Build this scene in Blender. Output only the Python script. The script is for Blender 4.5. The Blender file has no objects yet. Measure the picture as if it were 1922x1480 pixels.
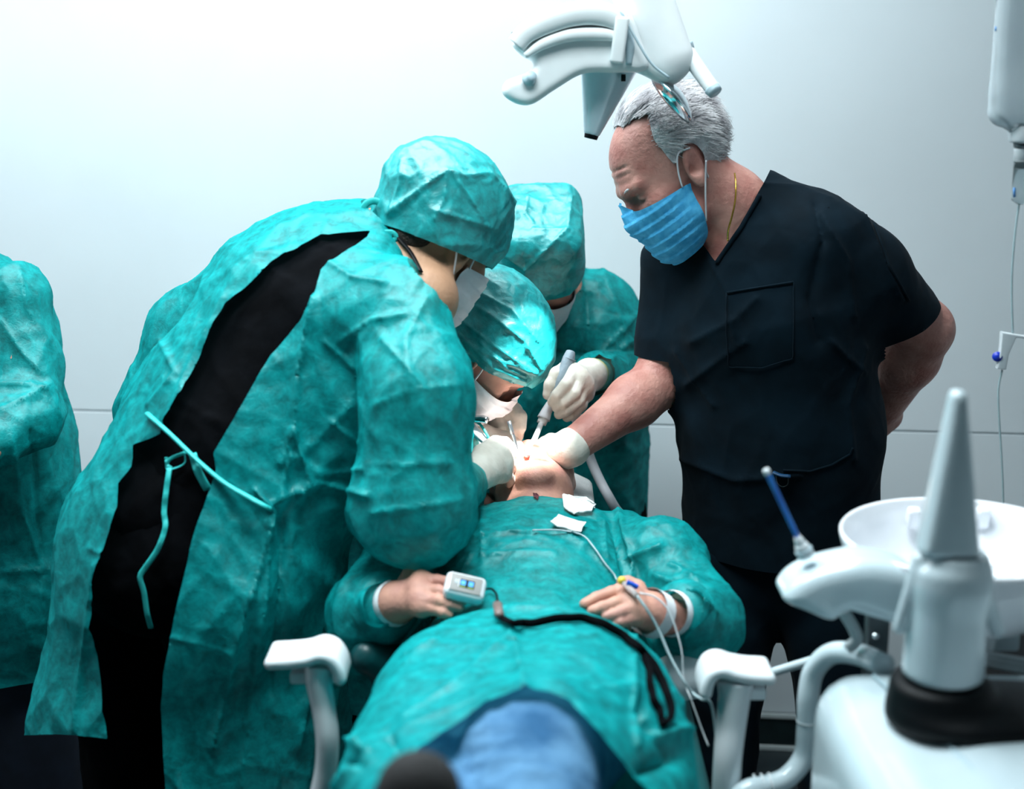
import bpy, bmesh, math, random
import numpy as np
from mathutils import Vector, Matrix

# ------------------------------------------------------------------ camera, world, lights
SC = bpy.context.scene
COL = SC.collection
PITCH = math.radians(13.5)
CAMZ = 1.72
F = 50.0 / 36.0 * 1922.0
CP, SP = math.cos(PITCH), math.sin(PITCH)

cam_d = bpy.data.cameras.new('camera'); cam = bpy.data.objects.new('camera', cam_d); COL.objects.link(cam)
cam.location = (0, 0, CAMZ); cam.rotation_euler = (math.pi / 2 - PITCH, 0, 0)
cam_d.lens = 50; cam_d.sensor_width = 36; cam_d.sensor_fit = 'HORIZONTAL'
cam_d.clip_start = 0.05
cam_d.dof.use_dof = True; cam_d.dof.focus_distance = 2.5; cam_d.dof.aperture_fstop = 2.5
SC.camera = cam
SC.view_settings.view_transform = 'Standard'; SC.view_settings.look = 'None'
SC.view_settings.gamma = 1.0; SC.view_settings.use_curve_mapping = False
SC.view_settings.exposure = 0.0

wd = bpy.data.worlds.new('world'); SC.world = wd; wd.use_nodes = True
wd.node_tree.nodes['Background'].inputs[0].default_value = (0.62, 0.85, 1.0, 1)
wd.node_tree.nodes['Background'].inputs[1].default_value = 0.02

def area(name, loc, rot, sx, sy, power, col):
    l = bpy.data.lights.new(name, 'AREA'); l.shape = 'RECTANGLE'; l.size = sx; l.size_y = sy
    l.energy = power; l.color = col
    o = bpy.data.objects.new(name, l); COL.objects.link(o); o.location = loc; o.rotation_euler = rot
    return o
# two long ceiling light panels of the treatment room, along the rear wall and over the chair
area('ceiling_panel_light', (-0.70, 2.52, 2.62), (0, 0, 0), 2.5, 0.55, 66, (0.885, 0.965, 1.0))
l2 = area('ceiling_panel_light', (-0.22, 1.72, 2.62), (0, 0, 0), 1.1, 0.5, 20, (0.86, 0.97, 1.0)); l2.data.spread = math.radians(110)
SC.cycles.max_bounces = 6; SC.cycles.diffuse_bounces = 3; SC.cycles.glossy_bounces = 3; SC.cycles.transmission_bounces = 5; SC.cycles.transparent_max_bounces = 6
SC.cycles.caustics_reflective = False; SC.cycles.caustics_refractive = False

# ------------------------------------------------------------------ pixel helpers
def W(u, v, Y):
    a = (v - 740.0) / F
    t = Y / (CP - a * SP)
    return np.array([(u - 961.0) / F * t, Y, CAMZ + t * (-SP - a * CP)])
def M(px, v, Y):
    "pixels to metres at that depth"
    a = (v - 740.0) / F
    return px / F * Y / (CP - a * SP)
def Wz(u, v, z):
    "pixel on the horizontal plane z"
    a = (v - 740.0) / F
    t = (CAMZ - z) / (SP + a * CP)
    return np.array([(u - 961.0) / F * t, t * (CP - a * SP), z])
def proj(P):
    P = np.asarray(P, dtype=np.float64)
    y, z = P[:, 1], P[:, 2] - CAMZ
    d = y * CP - z * SP
    up = y * SP + z * CP
    return np.stack([961 + F * P[:, 0] / d, 740 - F * up / d], 1)
def nrm(v):
    v = np.asarray(v, dtype=float); return v / np.linalg.norm(v)

# ------------------------------------------------------------------ signed distance helpers
def smin(a, b, k):
    if k <= 0: return np.minimum(a, b)
    h = np.clip(k - np.abs(a - b), 0, None) / k
    return np.minimum(a, b) - h * h * k * 0.25
def cone(a, b, ra, rb=None, flat=None):
    "round cone a-b; flat=(axis, factor) squashes across axis"
    a = np.asarray(a, dtype=np.float32); b = np.asarray(b, dtype=np.float32)
    rb = ra if rb is None else rb
    ab = b - a; L = float(ab @ ab) + 1e-12
    if flat: n = nrm(flat[0]).astype(np.float32); fk = flat[1]
    def f(p):
        q = p - a
        t = np.clip(q @ ab / L, 0, 1)
        w = q - t[:, None] * ab
        d2 = np.einsum('ij,ij->i', w, w)
        if flat:
            c = w @ n
            d2 = d2 + (fk * fk - 1) * c * c
            d = np.sqrt(d2)
            g = np.sqrt(d2 + (fk * fk - 1) * fk * fk * c * c) / np.maximum(d, 1e-6)
            return (d - (ra + (rb - ra) * t)) / np.maximum(g, 1)
        return np.sqrt(d2) - (ra + (rb - ra) * t)
    return f
def ell(c, r, R=None):
    c = np.asarray(c, dtype=np.float32); r = np.asarray(r, dtype=np.float32)
    Rm = None if R is None else np.asarray(R, dtype=np.float32)     # columns: local axes in world
    def f(p):
        q = p - c
        if Rm is not None: q = q @ Rm
        k1 = np.linalg.norm(q / r, axis=1)
        k2 = np.linalg.norm(q / (r * r), axis=1)
        return k1 * (k1 - 1) / np.maximum(k2, 1e-6)
    return f
def box(c, h, R=None, rad=0.01):
    c = np.asarray(c, dtype=np.float32); h = np.asarray(h, dtype=np.float32) - rad
    Rm = None if R is None else np.asarray(R, dtype=np.float32)
    def f(p):
        q = p - c
        if Rm is not None: q = q @ Rm
        q = np.abs(q) - h
        return np.linalg.norm(np.maximum(q, 0), axis=1) + np.minimum(q.max(1), 0) - rad
    return f
def cyl(a, b, r, rb=None, rad=0.003):
    "flat-ended cylinder or frustum"
    a = np.asarray(a, float); b = np.asarray(b, float); rb = r if rb is None else rb
    L = np.linalg.norm(b - a); d = ((b - a) / L).astype(np.float32); a = a.astype(np.float32)
    def f(p):
        q = p - a; t = q @ d; w = np.linalg.norm(q - t[:, None] * d, axis=1)
        e = np.stack([w - (r + (rb - r) * np.clip(t / L, 0, 1)), np.abs(t - L / 2) - L / 2], 1) + rad
        return np.linalg.norm(np.maximum(e, 0), axis=1) + np.minimum(e.max(1), 0) - rad
    return f
def prism(px, Y, th, rad=0.006):
    "pixel outline taken at depth Y, extruded th in depth, rounded rim"
    pts = np.array([W(u, v, Y)[[0, 2]] for u, v in px])
    def f(p):
        d = -poly_sd(p[:, [0, 2]].astype(float), pts)
        e = np.stack([d, np.abs(p[:, 1] - Y) - th / 2], 1) + rad
        return (np.linalg.norm(np.maximum(e, 0), axis=1) + np.minimum(e.max(1), 0) - rad).astype(np.float32)
    return f
def half(pt, n):
    pt = np.asarray(pt, dtype=np.float32); n = nrm(n).astype(np.float32)
    return lambda p: (p - pt) @ n
def U(*fs, k=0.02):
    def f(p):
        d = fs[0](p)
        for g in fs[1:]: d = smin(d, g(p), k)
        return d
    return f
def SUB(f, g, k=0.005): return lambda p: -smin(-f(p), g(p), k)
def AND(f, g, k=0.0): return lambda p: -smin(-f(p), -g(p), k)
def OFF(f, r): return lambda p: f(p) - r
def chain(pts, rs, k=0.01, flat=None):
    return U(*[cone(pts[i], pts[i + 1], rs[i], rs[i + 1], flat) for i in range(len(pts) - 1)], k=k)
def basis(fwd, up):
    "columns x (left), y (forward), z (up)"
    y = nrm(fwd); z = np.asarray(up, float); z = nrm(z - y * (z @ y)); x = np.cross(y, z)
    return np.stack([x, y, z], 1)
def LOCAL(f, R, t, s=1.0):
    R = np.asarray(R, dtype=np.float32); t = np.asarray(t, dtype=np.float32)
    return lambda p: f(((p - t) @ R) / s) * s

# ------------------------------------------------------------------ surface extraction
def mesh_sdf(f, lo, hi, h, pad=0.0):
    lo = np.asarray(lo, float); hi = np.asarray(hi, float)
    n = np.ceil((hi - lo) / (4 * h)).astype(int) * 4 + 1
    nc = (n - 1) // 4 + 1
    ax = [lo[i] + np.arange(nc[i]) * 4 * h for i in range(3)]
    G = np.stack(np.meshgrid(*ax, indexing='ij'), -1).reshape(-1, 3).astype(np.float32)
    dc = f(G).reshape(nc).astype(np.float32)
    near = np.zeros(nc - 1, bool)
    lim = 4 * h * 1.9 + pad
    for i in (0, 1):
        for j in (0, 1):
            for k in (0, 1):
                near |= np.abs(dc[i:nc[0]-1+i, j:nc[1]-1+j, k:nc[2]-1+k]) < lim
    ii = np.arange(n[0]) // 4; jj = np.arange(n[1]) // 4; kk = np.arange(n[2]) // 4
    vol = np.where(dc < 0, np.float32(-1), np.float32(1))[np.ix_((np.arange(n[0]) + 2) // 4, (np.arange(n[1]) + 2) // 4, (np.arange(n[2]) + 2) // 4)].copy()
    need = np.zeros(n, bool)
    big = near.repeat(4, 0).repeat(4, 1).repeat(4, 2)
    need[:-1, :-1, :-1] = big
    for a in range(3):
        s0 = [slice(None)] * 3; s1 = [slice(None)] * 3
        s0[a] = slice(1, None); s1[a] = slice(None, -1)
        need[tuple(s0)] |= need[tuple(s1)].copy() if a == 0 else need[tuple(s1)]
    idx = np.argwhere(need)
    out = np.empty(len(idx), np.float32)
    B = 200000
    for s in range(0, len(idx), B):
        P = (idx[s:s + B] * h + lo).astype(np.float32)
        out[s:s + B] = f(P)
    vol[need] = out
    return nets(vol, lo, h)
def nets(vol, lo, h):
    s = vol < 0
    c = s[:-1, :-1, :-1].astype(np.int8)
    cnt = np.zeros(c.shape, np.int8)
    offs = [(i, j, k) for i in (0, 1) for j in (0, 1) for k in (0, 1)]
    sh = c.shape
    for (i, j, k) in offs: cnt += s[i:i + sh[0], j:j + sh[1], k:k + sh[2]]
    act = (cnt > 0) & (cnt < 8)
    ci = np.argwhere(act)
    vals = np.stack([vol[ci[:, 0] + i, ci[:, 1] + j, ci[:, 2] + k] for (i, j, k) in offs], 1)
    acc = np.zeros((len(ci), 3)); num = np.zeros(len(ci))
    for a in range(8):
        for b in range(a + 1, 8):
            oa, ob = np.array(offs[a]), np.array(offs[b])
            if np.abs(oa - ob).sum() != 1: continue
            va, vb = vals[:, a], vals[:, b]
            m = (va < 0) != (vb < 0)
            t = va[m] / (va[m] - vb[m])
            acc[m] += oa + t[:, None] * (ob - oa); num[m] += 1
    V = (ci + acc / num[:, None]) * h + np.asarray(lo)
    vid = np.full(sh, -1, np.int32); vid[act] = np.arange(len(ci), dtype=np.int32)
    quads = []
    for a in range(3):
        b, c2 = [(1, 2), (2, 0), (0, 1)][a]
        s0 = [slice(None)] * 3; s1 = [slice(None)] * 3
        s0[a] = slice(None, -1); s1[a] = slice(1, None)
        d = s[tuple(s0)] != s[tuple(s1)]
        e = np.argwhere(d)
        ok = (e[:, b] > 0) & (e[:, c2] > 0) & (e[:, b] < sh[b]) & (e[:, c2] < sh[c2]) & (e[:, a] < sh[a])
        e = e[ok]
        if not len(e): continue
        def at(db, dc_):
            q = e.copy(); q[:, b] -= db; q[:, c2] -= dc_
            return vid[q[:, 0], q[:, 1], q[:, 2]]
        Q = np.stack([at(1, 1), at(0, 1), at(0, 0), at(1, 0)], 1)
        fl = ~s[e[:, 0], e[:, 1], e[:, 2]]
        Q[fl] = Q[fl][:, ::-1]
        quads.append(Q)
    Q = np.concatenate(quads) if quads else np.zeros((0, 4), int)
    Q = Q[(Q >= 0).all(1)]
    return V, Q
def tris(Q):
    if Q.shape[1] == 3: return Q
    return np.concatenate([Q[:, [0, 1, 2]], Q[:, [0, 2, 3]]])
def normals(V, Q):
    T = tris(Q)
    n = np.cross(V[T[:, 1]] - V[T[:, 0]], V[T[:, 2]] - V[T[:, 0]])
    N = np.zeros_like(V)
    for i in range(3): np.add.at(N, T[:, i], n)
    return N / np.maximum(np.linalg.norm(N, axis=1, keepdims=True), 1e-12)
def relax(V, Q, it=2, lam=0.5):
    E = np.concatenate([Q[:, [i, (i + 1) % Q.shape[1]]] for i in range(Q.shape[1])])
    for _ in range(it):
        A = np.zeros_like(V); c = np.zeros(len(V))
        np.add.at(A, E[:, 0], V[E[:, 1]]); np.add.at(c, E[:, 0], 1)
        np.add.at(A, E[:, 1], V[E[:, 0]]); np.add.at(c, E[:, 1], 1)
        V = V + lam * (A / np.maximum(c, 1)[:, None] - V)
    return V
def clip(V, Q, s):
    "keep the part of the mesh where s > 0, with a smooth cut line"
    T = tris(Q); ins = s > 0
    k = ins[T].sum(1)
    keep = [T[k == 3]]
    nv = [V]; base = len(V); cache = {}
    newv = []
    def cut(i, j):
        key = (i, j) if i < j else (j, i)
        if key not in cache:
            t = s[i] / (s[i] - s[j]); t = min(max(t, 0.02), 0.98)
            cache[key] = base + len(newv); newv.append(V[i] + t * (V[j] - V[i]))
        return cache[key]
    add = []
    for t in T[k == 1]:
        while not ins[t[0]]: t = np.roll(t, -1)
        a, b, c = (int(x) for x in t)
        add.append((a, cut(a, b), cut(a, c)))
    for t in T[k == 2]:
        while ins[t[0]]: t = np.roll(t, -1)
        a, b, c = (int(x) for x in t)
        ab, ac = cut(a, b), cut(a, c)
        add.append((ab, b, c)); add.append((ab, c, ac))
    if add: keep.append(np.array(add))
    V2 = np.concatenate([V, np.array(newv)]) if newv else V
    T2 = np.concatenate(keep)
    return compact(V2, T2)
def compact(V, Q):
    u, inv = np.unique(Q, return_inverse=True)
    return V[u], inv.reshape(Q.shape)
def joinm(*ms):
    Vs, Qs, b = [], [], 0
    for V, Q in ms:
        Q = tris(Q) if any(m[1].shape[1] == 3 for m in ms) else Q
        Vs.append(V); Qs.append(Q + b); b += len(V)
    return np.concatenate(Vs), np.concatenate(Qs)

# ------------------------------------------------------------------ pixel fields on the side that faces the camera
def poly_sd(P, poly):
    "signed distance in pixels, positive inside"
    poly = np.asarray(poly, float); d = np.full(len(P), 1e9); ins = np.zeros(len(P), bool)
    n = len(poly)
    for i in range(n):
        a, b = poly[i], poly[(i + 1) % n]
        ab = b - a; q = P - a
        t = np.clip(q @ ab / (ab @ ab), 0, 1)
        d = np.minimum(d, np.linalg.norm(q - t[:, None] * ab, axis=1))
        c = (a[1] > P[:, 1]) != (b[1] > P[:, 1])
        with np.errstate(divide='ignore', invalid='ignore'):
            x = (b[0] - a[0]) * (P[:, 1] - a[1]) / (b[1] - a[1]) + a[0]
        ins ^= c & (P[:, 0] < x)
    return np.where(ins, d, -d)
def line_d(P, pts):
    pts = np.asarray(pts, float); d = np.full(len(P), 1e9)
    for i in range(len(pts) - 1):
        a, b = pts[i], pts[i + 1]; ab = b - a; q = P - a
        t = np.clip(q @ ab / (ab @ ab), 0, 1)
        d = np.minimum(d, np.linalg.norm(q - t[:, None] * ab, axis=1))
    return d
def facing(V, N):
    c = np.array([0, 0, CAMZ]) - V
    return np.einsum('ij,ij->i', c, N) / np.linalg.norm(c, axis=1)
def creases(V, Q, lines, near=None):
    "lines: (pixel polyline, width px, height m): folds pressed into the camera side of the cloth"
    N = normals(V, Q); P = proj(V); fc = np.clip(facing(V, N) * 4, 0, 1)
    if near is not None: fc = fc * near
    D = np.zeros(len(V))
    for pts, w, a in lines:
        pts = np.asarray(pts, float)
        lo = pts.min(0) - 3 * w; hi = pts.max(0) + 3 * w
        m = ((P > lo) & (P < hi)).all(1) & (fc > 0)
        if m.any():
            d = line_d(P[m], pts) / w
            D[m] += a * np.exp(-d * 1.3) * (d < 3)
    return V + N * (D * fc)[:, None]

def on_surf(mesh, pts, off=0.003):
    "points of a cloth surface seen at these pixels, lifted off it"
    V, Q = mesh; PV = proj(V); NN = normals(V, Q); ok = np.where(facing(V, NN) > 0.03)[0]; out = []
    for u, v in pts:
        d = np.hypot(PV[ok, 0] - u, PV[ok, 1] - v); i = ok[np.argsort(d)[:7]]
        i = i[np.argmin(V[i, 1])]
        out.append(W(u, v, V[i, 1]) + NN[i] * off)
    return out
def lerp_poly(pts, n):
    out = []
    for a, b in zip(pts[:-1], pts[1:]):
        for k in range(n): out.append((a[0] + (b[0] - a[0]) * k / n, a[1] + (b[1] - a[1]) * k / n))
    return out + [pts[-1]]

# ------------------------------------------------------------------ noise
def _h(i, j, k, seed):
    x = (i * 73856093) ^ (j * 19349663) ^ (k * 83492791) ^ (seed * 2654435761)
    x = (x ^ (x >> 13)) * 1274126177
    x = (x ^ (x >> 16)) & 0xFFFFFF
    return x / float(0xFFFFFF)
def vnoise(P, seed=0):
    I = np.floor(P).astype(np.int64); fr = P - I; w = fr * fr * (3 - 2 * fr)
    out = 0
    for a in (0, 1):
        for b in (0, 1):
            for c in (0, 1):
                wt = (w[:, 0] if a else 1 - w[:, 0]) * (w[:, 1] if b else 1 - w[:, 1]) * (w[:, 2] if c else 1 - w[:, 2])
                out = out + wt * _h(I[:, 0] + a, I[:, 1] + b, I[:, 2] + c, seed)
    return out * 2 - 1
def worley(P, seed=0):
    I = np.floor(P).astype(np.int64)
    f1 = np.full(len(P), 9.0); f2 = np.full(len(P), 9.0)
    for a in (-1, 0, 1):
        for b in (-1, 0, 1):
            for c in (-1, 0, 1):
                J = I + (a, b, c)
                q = np.stack([J[:, t] + _h(J[:, 0], J[:, 1], J[:, 2], seed + 7 * t + 1) for t in range(3)], 1) - P
                d = np.linalg.norm(q, axis=1)
                m = d < f1
                f2 = np.where(m, f1, np.minimum(f2, d)); f1 = np.where(m, d, f1)
    return f1, f2
def crumple(V, Q, amp=0.004, scale=9.0, seed=1, stretch=(1, 1, 1), soft=0.012, mask=None):
    "paper-like nonwoven cloth: broad swells and straight pressed ridges"
    N = normals(V, Q); st = np.asarray(stretch, float)
    Wp = V + 0.03 * np.stack([vnoise(V * 7, seed + i) for i in range(3)], 1)
    f1, f2 = worley(Wp * scale * st, seed)
    r = np.clip((f2 - f1) / 0.30, 0, 1)
    g1, g2 = worley(Wp * scale * 2.1 * st + 5, seed + 50)
    r2 = np.clip((g2 - g1) / 0.3, 0, 1)
    D = -amp * r - amp * 0.42 * r2 + soft * vnoise(V * 5.0 * st, seed + 9) * 0.5 + soft * 0.25 * vnoise(V * 12 * st, seed + 19)
    if mask is not None: D = D * mask
    return V + N * D[:, None]

# ------------------------------------------------------------------ objects
class Thing:
    def __init__(s, name, label=None, cat=None, loc=(0, 0, 0), group=None, kind=None):
        s.loc = np.asarray(loc, float)
        o = bpy.data.objects.new(name, None); COL.objects.link(o); o.location = tuple(s.loc)
        o.empty_display_size = 0.05
        if label: o['label'] = label
        if cat: o['category'] = cat
        if group: o['group'] = group
        if kind: o['kind'] = kind
        s.o = o
    def part(s, name, mesh, mat, label=None, parent=None, smooth=True, kind=None):
        o = mkobj(name, mesh, mat, s.loc, smooth)
        o.parent = parent or s.o
        if label: o['label'] = label
        if kind: o['kind'] = kind
        return o
def mkobj(name, mesh, mat, loc=(0, 0, 0), smooth=True):
    V, Q = mesh
    me = bpy.data.meshes.new(name)
    V = np.asarray(V, float) - np.asarray(loc, float)
    if isinstance(Q, np.ndarray):
        k = Q.shape[1]; nf = len(Q)
        me.vertices.add(len(V)); me.vertices.foreach_set('co', V.astype(np.float32).ravel())
        me.loops.add(nf * k); me.loops.foreach_set('vertex_index', Q.astype(np.int32).ravel())
        me.polygons.add(nf); me.polygons.foreach_set('loop_start', (np.arange(nf) * k).astype(np.int32))
        me.update(calc_edges=True)
    else:
        me.from_pydata([tuple(v) for v in V], [], [tuple(int(i) for i in q) for q in Q])
    me.validate()
    me.polygons.foreach_set('use_smooth', np.full(len(me.polygons), bool(smooth)))
    if smooth == 'auto':
        me.set_sharp_from_angle(angle=math.radians(40))
    me.materials.append(mat); me.update()
    o = bpy.data.objects.new(name, me); COL.objects.link(o)
    return o
def single(name, mesh, mat, label, cat, group=None, smooth=True, kind=None):
    V, Q = mesh; V = np.asarray(V, float)
    c = np.array([(V[:, 0].min() + V[:, 0].max()) / 2, (V[:, 1].min() + V[:, 1].max()) / 2, V[:, 2].min()])
    o = mkobj(name, mesh, mat, c, smooth); o.location = tuple(c)
    if label: o['label'] = label
    if cat: o['category'] = cat
    if group: o['group'] = group
    if kind: o['kind'] = kind
    return o

# ------------------------------------------------------------------ plain shapes
def catmull(pts, n=8):
    pts = [np.asarray(p, float) for p in pts]
    P = [2 * pts[0] - pts[1]] + pts + [2 * pts[-1] - pts[-2]]
    out = []
    for i in range(1, len(P) - 2):
        for j in range(n):
            t = j / n
            a, b, c, d = P[i - 1], P[i], P[i + 1], P[i + 2]
            out.append(0.5 * ((2 * b) + (-a + c) * t + (2 * a - 5 * b + 4 * c - d) * t * t + (-a + 3 * b - 3 * c + d) * t ** 3))
    out.append(pts[-1]); return np.array(out)
def tube(pts, r, seg=10, n=6, aspect=1.0, up=(0, 0, 1), smooth=True, caps=True):
    "swept round or flat section; r may be a list along pts"
    C = catmull(pts, n) if smooth else np.array([np.asarray(p, float) for p in pts])
    m = len(C)
    rr = np.interp(np.linspace(0, 1, m), np.linspace(0, 1, len(r)), r) if hasattr(r, '__len__') else np.full(m, r)
    T = np.gradient(C, axis=0); T /= np.linalg.norm(T, axis=1, keepdims=True)
    u = np.asarray(up, float); V = []; X = None
    for i in range(m):
        if X is None:
            x = np.cross(T[i], u)
            if np.linalg.norm(x) < 1e-3: x = np.cross(T[i], (1, 0, 0.1))
        else: x = X - T[i] * (X @ T[i])
        X = x / np.linalg.norm(x); Y = np.cross(T[i], X)
        for s in range(seg):
            a = 2 * math.pi * s / seg
            V.append(C[i] + rr[i] * (math.cos(a) * X + math.sin(a) * Y * aspect))
    Q = [[i * seg + s, i * seg + (s + 1) % seg, (i + 1) * seg + (s + 1) % seg, (i + 1) * seg + s] for i in range(m - 1) for s in range(seg)]
    if caps: Q += [list(range(seg))[::-1], list(range((m - 1) * seg, m * seg))]
    return np.array(V), Q
def lathe(prof, seg=48, c=(0, 0, 0), sx=1.0, sy=1.0):
    "prof: (r, z) list"
    V, Q = [], []
    for r, z in prof:
        for s in range(seg):
            a = 2 * math.pi * s / seg
            V.append((c[0] + sx * r * math.cos(a), c[1] + sy * r * math.sin(a), c[2] + z))
    for i in range(len(prof) - 1):
        for s in range(seg):
            Q.append([i * seg + s, i * seg + (s + 1) % seg, (i + 1) * seg + (s + 1) % seg, (i + 1) * seg + s])
    Q.append(list(range(seg))[::-1]); Q.append(list(range((len(prof) - 1) * seg, len(prof) * seg)))
    return np.array(V), Q
def rbox(c, h, R=None, rad=0.004, seg=2):
    bm = bmesh.new(); bmesh.ops.create_cube(bm, size=1.0)
    for v in bm.verts: v.co = Vector((v.co.x * 2 * h[0], v.co.y * 2 * h[1], v.co.z * 2 * h[2]))
    bmesh.ops.bevel(bm, geom=bm.edges[:] , offset=rad, segments=seg, profile=0.6, affect='EDGES')
    V = np.array([v.co[:] for v in bm.verts]); bm.verts.index_update()
    Q = [[v.index for v in f.verts] for f in bm.faces]; bm.free()
    if R is not None: V = V @ np.asarray(R).T
    return V + np.asarray(c), Q
def quadpatch(P00, P10, P11, P01, nx=2, ny=2, fn=None):
    P00, P10, P11, P01 = (np.asarray(p, float) for p in (P00, P10, P11, P01))
    V = []
    for j in range(ny + 1):
        for i in range(nx + 1):
            a, b = i / nx, j / ny
            p = (1 - a) * (1 - b) * P00 + a * (1 - b) * P10 + a * b * P11 + (1 - a) * b * P01
            if fn is not None: p = p + fn(a, b)
            V.append(p)
    Q = np.array([[j * (nx + 1) + i, j * (nx + 1) + i + 1, (j + 1) * (nx + 1) + i + 1, (j + 1) * (nx + 1) + i] for j in range(ny) for i in range(nx)])
    return np.array(V), Q
def thicken(mesh, t):
    "give an open sheet a real thickness (below its normal side)"
    V, Q = mesh; Q = np.asarray(Q); N = normals(V, Q); n = len(V)
    V2 = np.concatenate([V, V - N * t])
    E = {}
    k = Q.shape[1]
    for q in Q:
        for i in range(k):
            e = (int(q[i]), int(q[(i + 1) % k])); E[e] = 1
    side = [[b, a, a + n, b + n] for (a, b) in E if (b, a) not in E]
    F_ = [list(map(int, q)) for q in Q] + [[int(x) + n for x in q[::-1]] for q in Q] + side
    return V2, F_

# ------------------------------------------------------------------ materials
def mat(name, col, rough=0.5, metal=0.0, spec=0.5, coat=0.0, var=0.0, vscale=30.0, bump=0.0, bscale=60.0, emit=None, sheen=0.0, sub=0.0, stretch=None, trans=0.0, col2=None, ior=1.45, alpha=1.0):
    m = bpy.data.materials.new(name); m.use_nodes = True
    nt = m.node_tree; b = nt.nodes['Principled BSDF']
    b.inputs['Base Color'].default_value = (*col, 1); b.inputs['Roughness'].default_value = rough
    b.inputs['Metallic'].default_value = metal; b.inputs['Specular IOR Level'].default_value = spec
    b.inputs['Coat Weight'].default_value = coat; b.inputs['IOR'].default_value = ior
    b.inputs['Sheen Weight'].default_value = sheen
    b.inputs['Transmission Weight'].default_value = trans; b.inputs['Alpha'].default_value = alpha
    if sub:
        b.inputs['Subsurface Weight'].default_value = sub; b.inputs['Subsurface Radius'].default_value = (0.012, 0.004, 0.002)
        b.inputs['Subsurface Scale'].default_value = 0.6
    if emit: b.inputs['Emission Color'].default_value = (*emit[0], 1); b.inputs['Emission Strength'].default_value = emit[1]
    tc = nt.nodes.new('ShaderNodeTexCoord'); mp = nt.nodes.new('ShaderNodeMapping')
    nt.links.new(tc.outputs['Object'], mp.inputs['Vector'])
    if stretch: mp.inputs['Scale'].default_value = stretch
    if var or col2:
        n = nt.nodes.new('ShaderNodeTexNoise'); n.inputs['Scale'].default_value = vscale; n.inputs['Detail'].default_value = 3
        r = nt.nodes.new('ShaderNodeValToRGB')
        c2 = col2 if col2 else tuple(min(1, c * (1 + var)) for c in col)
        c1 = col if col2 else tuple(c * (1 - var) for c in col)
        r.color_ramp.elements[0].position = 0.35; r.color_ramp.elements[1].position = 0.65
        r.color_ramp.elements[0].color = (*c1, 1); r.color_ramp.elements[1].color = (*c2, 1)
        nt.links.new(mp.outputs[0], n.inputs['Vector']); nt.links.new(n.outputs[0], r.inputs[0]); nt.links.new(r.outputs[0], b.inputs['Base Color'])
    if bump:
        n = nt.nodes.new('ShaderNodeTexNoise'); n.inputs['Scale'].default_value = bscale; n.inputs['Detail'].default_value = 3
        bp = nt.nodes.new('ShaderNodeBump'); bp.inputs['Strength'].default_value = bump; bp.inputs['Distance'].default_value = 0.004
        nt.links.new(mp.outputs[0], n.inputs['Vector']); nt.links.new(n.outputs[0], bp.inputs['Height']); nt.links.new(bp.outputs[0], b.inputs['Normal'])
    return m
def cloth_mat(name, c1, c2, see=0.12, transl=0.28, bump=0.3, seed=0.0, scale=42, gloss=0.035):
    "thin nonwoven fabric: fibrous mottling, lets some light through"
    m = bpy.data.materials.new(name); m.use_nodes = True; nt = m.node_tree; N = nt.nodes; L = nt.links
    N.remove(N['Principled BSDF']); out = N['Material Output']
    tc = N.new('ShaderNodeTexCoord'); mp = N.new('ShaderNodeMapping'); mp.inputs['Location'].default_value = (seed, seed * 2, 0)
    L.new(tc.outputs['Object'], mp.inputs['Vector'])
    n1 = N.new('ShaderNodeTexNoise'); n1.inputs['Scale'].default_value = scale; n1.inputs['Detail'].default_value = 5; n1.inputs['Roughness'].default_value = 0.72
    n1.inputs['Distortion'].default_value = 0.35
    L.new(mp.outputs[0], n1.inputs['Vector'])
    r = N.new('ShaderNodeValToRGB'); r.color_ramp.elements[0].position = 0.30; r.color_ramp.elements[1].position = 0.70
    r.color_ramp.elements[0].color = (*c1, 1); r.color_ramp.elements[1].color = (*c2, 1)
    L.new(n1.outputs[0], r.inputs[0])
    df = N.new('ShaderNodeBsdfDiffuse'); L.new(r.outputs[0], df.inputs['Color'])
    bp = N.new('ShaderNodeBump'); bp.inputs['Strength'].default_value = bump; bp.inputs['Distance'].default_value = 0.006
    L.new(n1.outputs[0], bp.inputs['Height']); L.new(bp.outputs[0], df.inputs['Normal'])
    tr = N.new('ShaderNodeBsdfTranslucent'); L.new(r.outputs[0], tr.inputs['Color'])
    mx = N.new('ShaderNodeMixShader'); mx.inputs[0].default_value = transl
    L.new(df.outputs[0], mx.inputs[1]); L.new(tr.outputs[0], mx.inputs[2])
    gl = N.new('ShaderNodeBsdfGlossy'); gl.inputs['Roughness'].default_value = 0.45; gl.inputs['Color'].default_value = (0.75, 1, 1, 1); L.new(bp.outputs[0], gl.inputs['Normal'])
    mg = N.new('ShaderNodeMixShader'); mg.inputs[0].default_value = gloss
    L.new(mx.outputs[0], mg.inputs[1]); L.new(gl.outputs[0], mg.inputs[2])
    last = mg
    if see > 0:
        tp = N.new('ShaderNodeBsdfTransparent'); tp.inputs[0].default_value = (0.55, 1, 0.97, 1)
        last = N.new('ShaderNodeMixShader'); last.inputs[0].default_value = see
        L.new(mg.outputs[0], last.inputs[1]); L.new(tp.outputs[0], last.inputs[2])
    L.new(last.outputs[0], out.inputs['Surface'])
    return m

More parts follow.
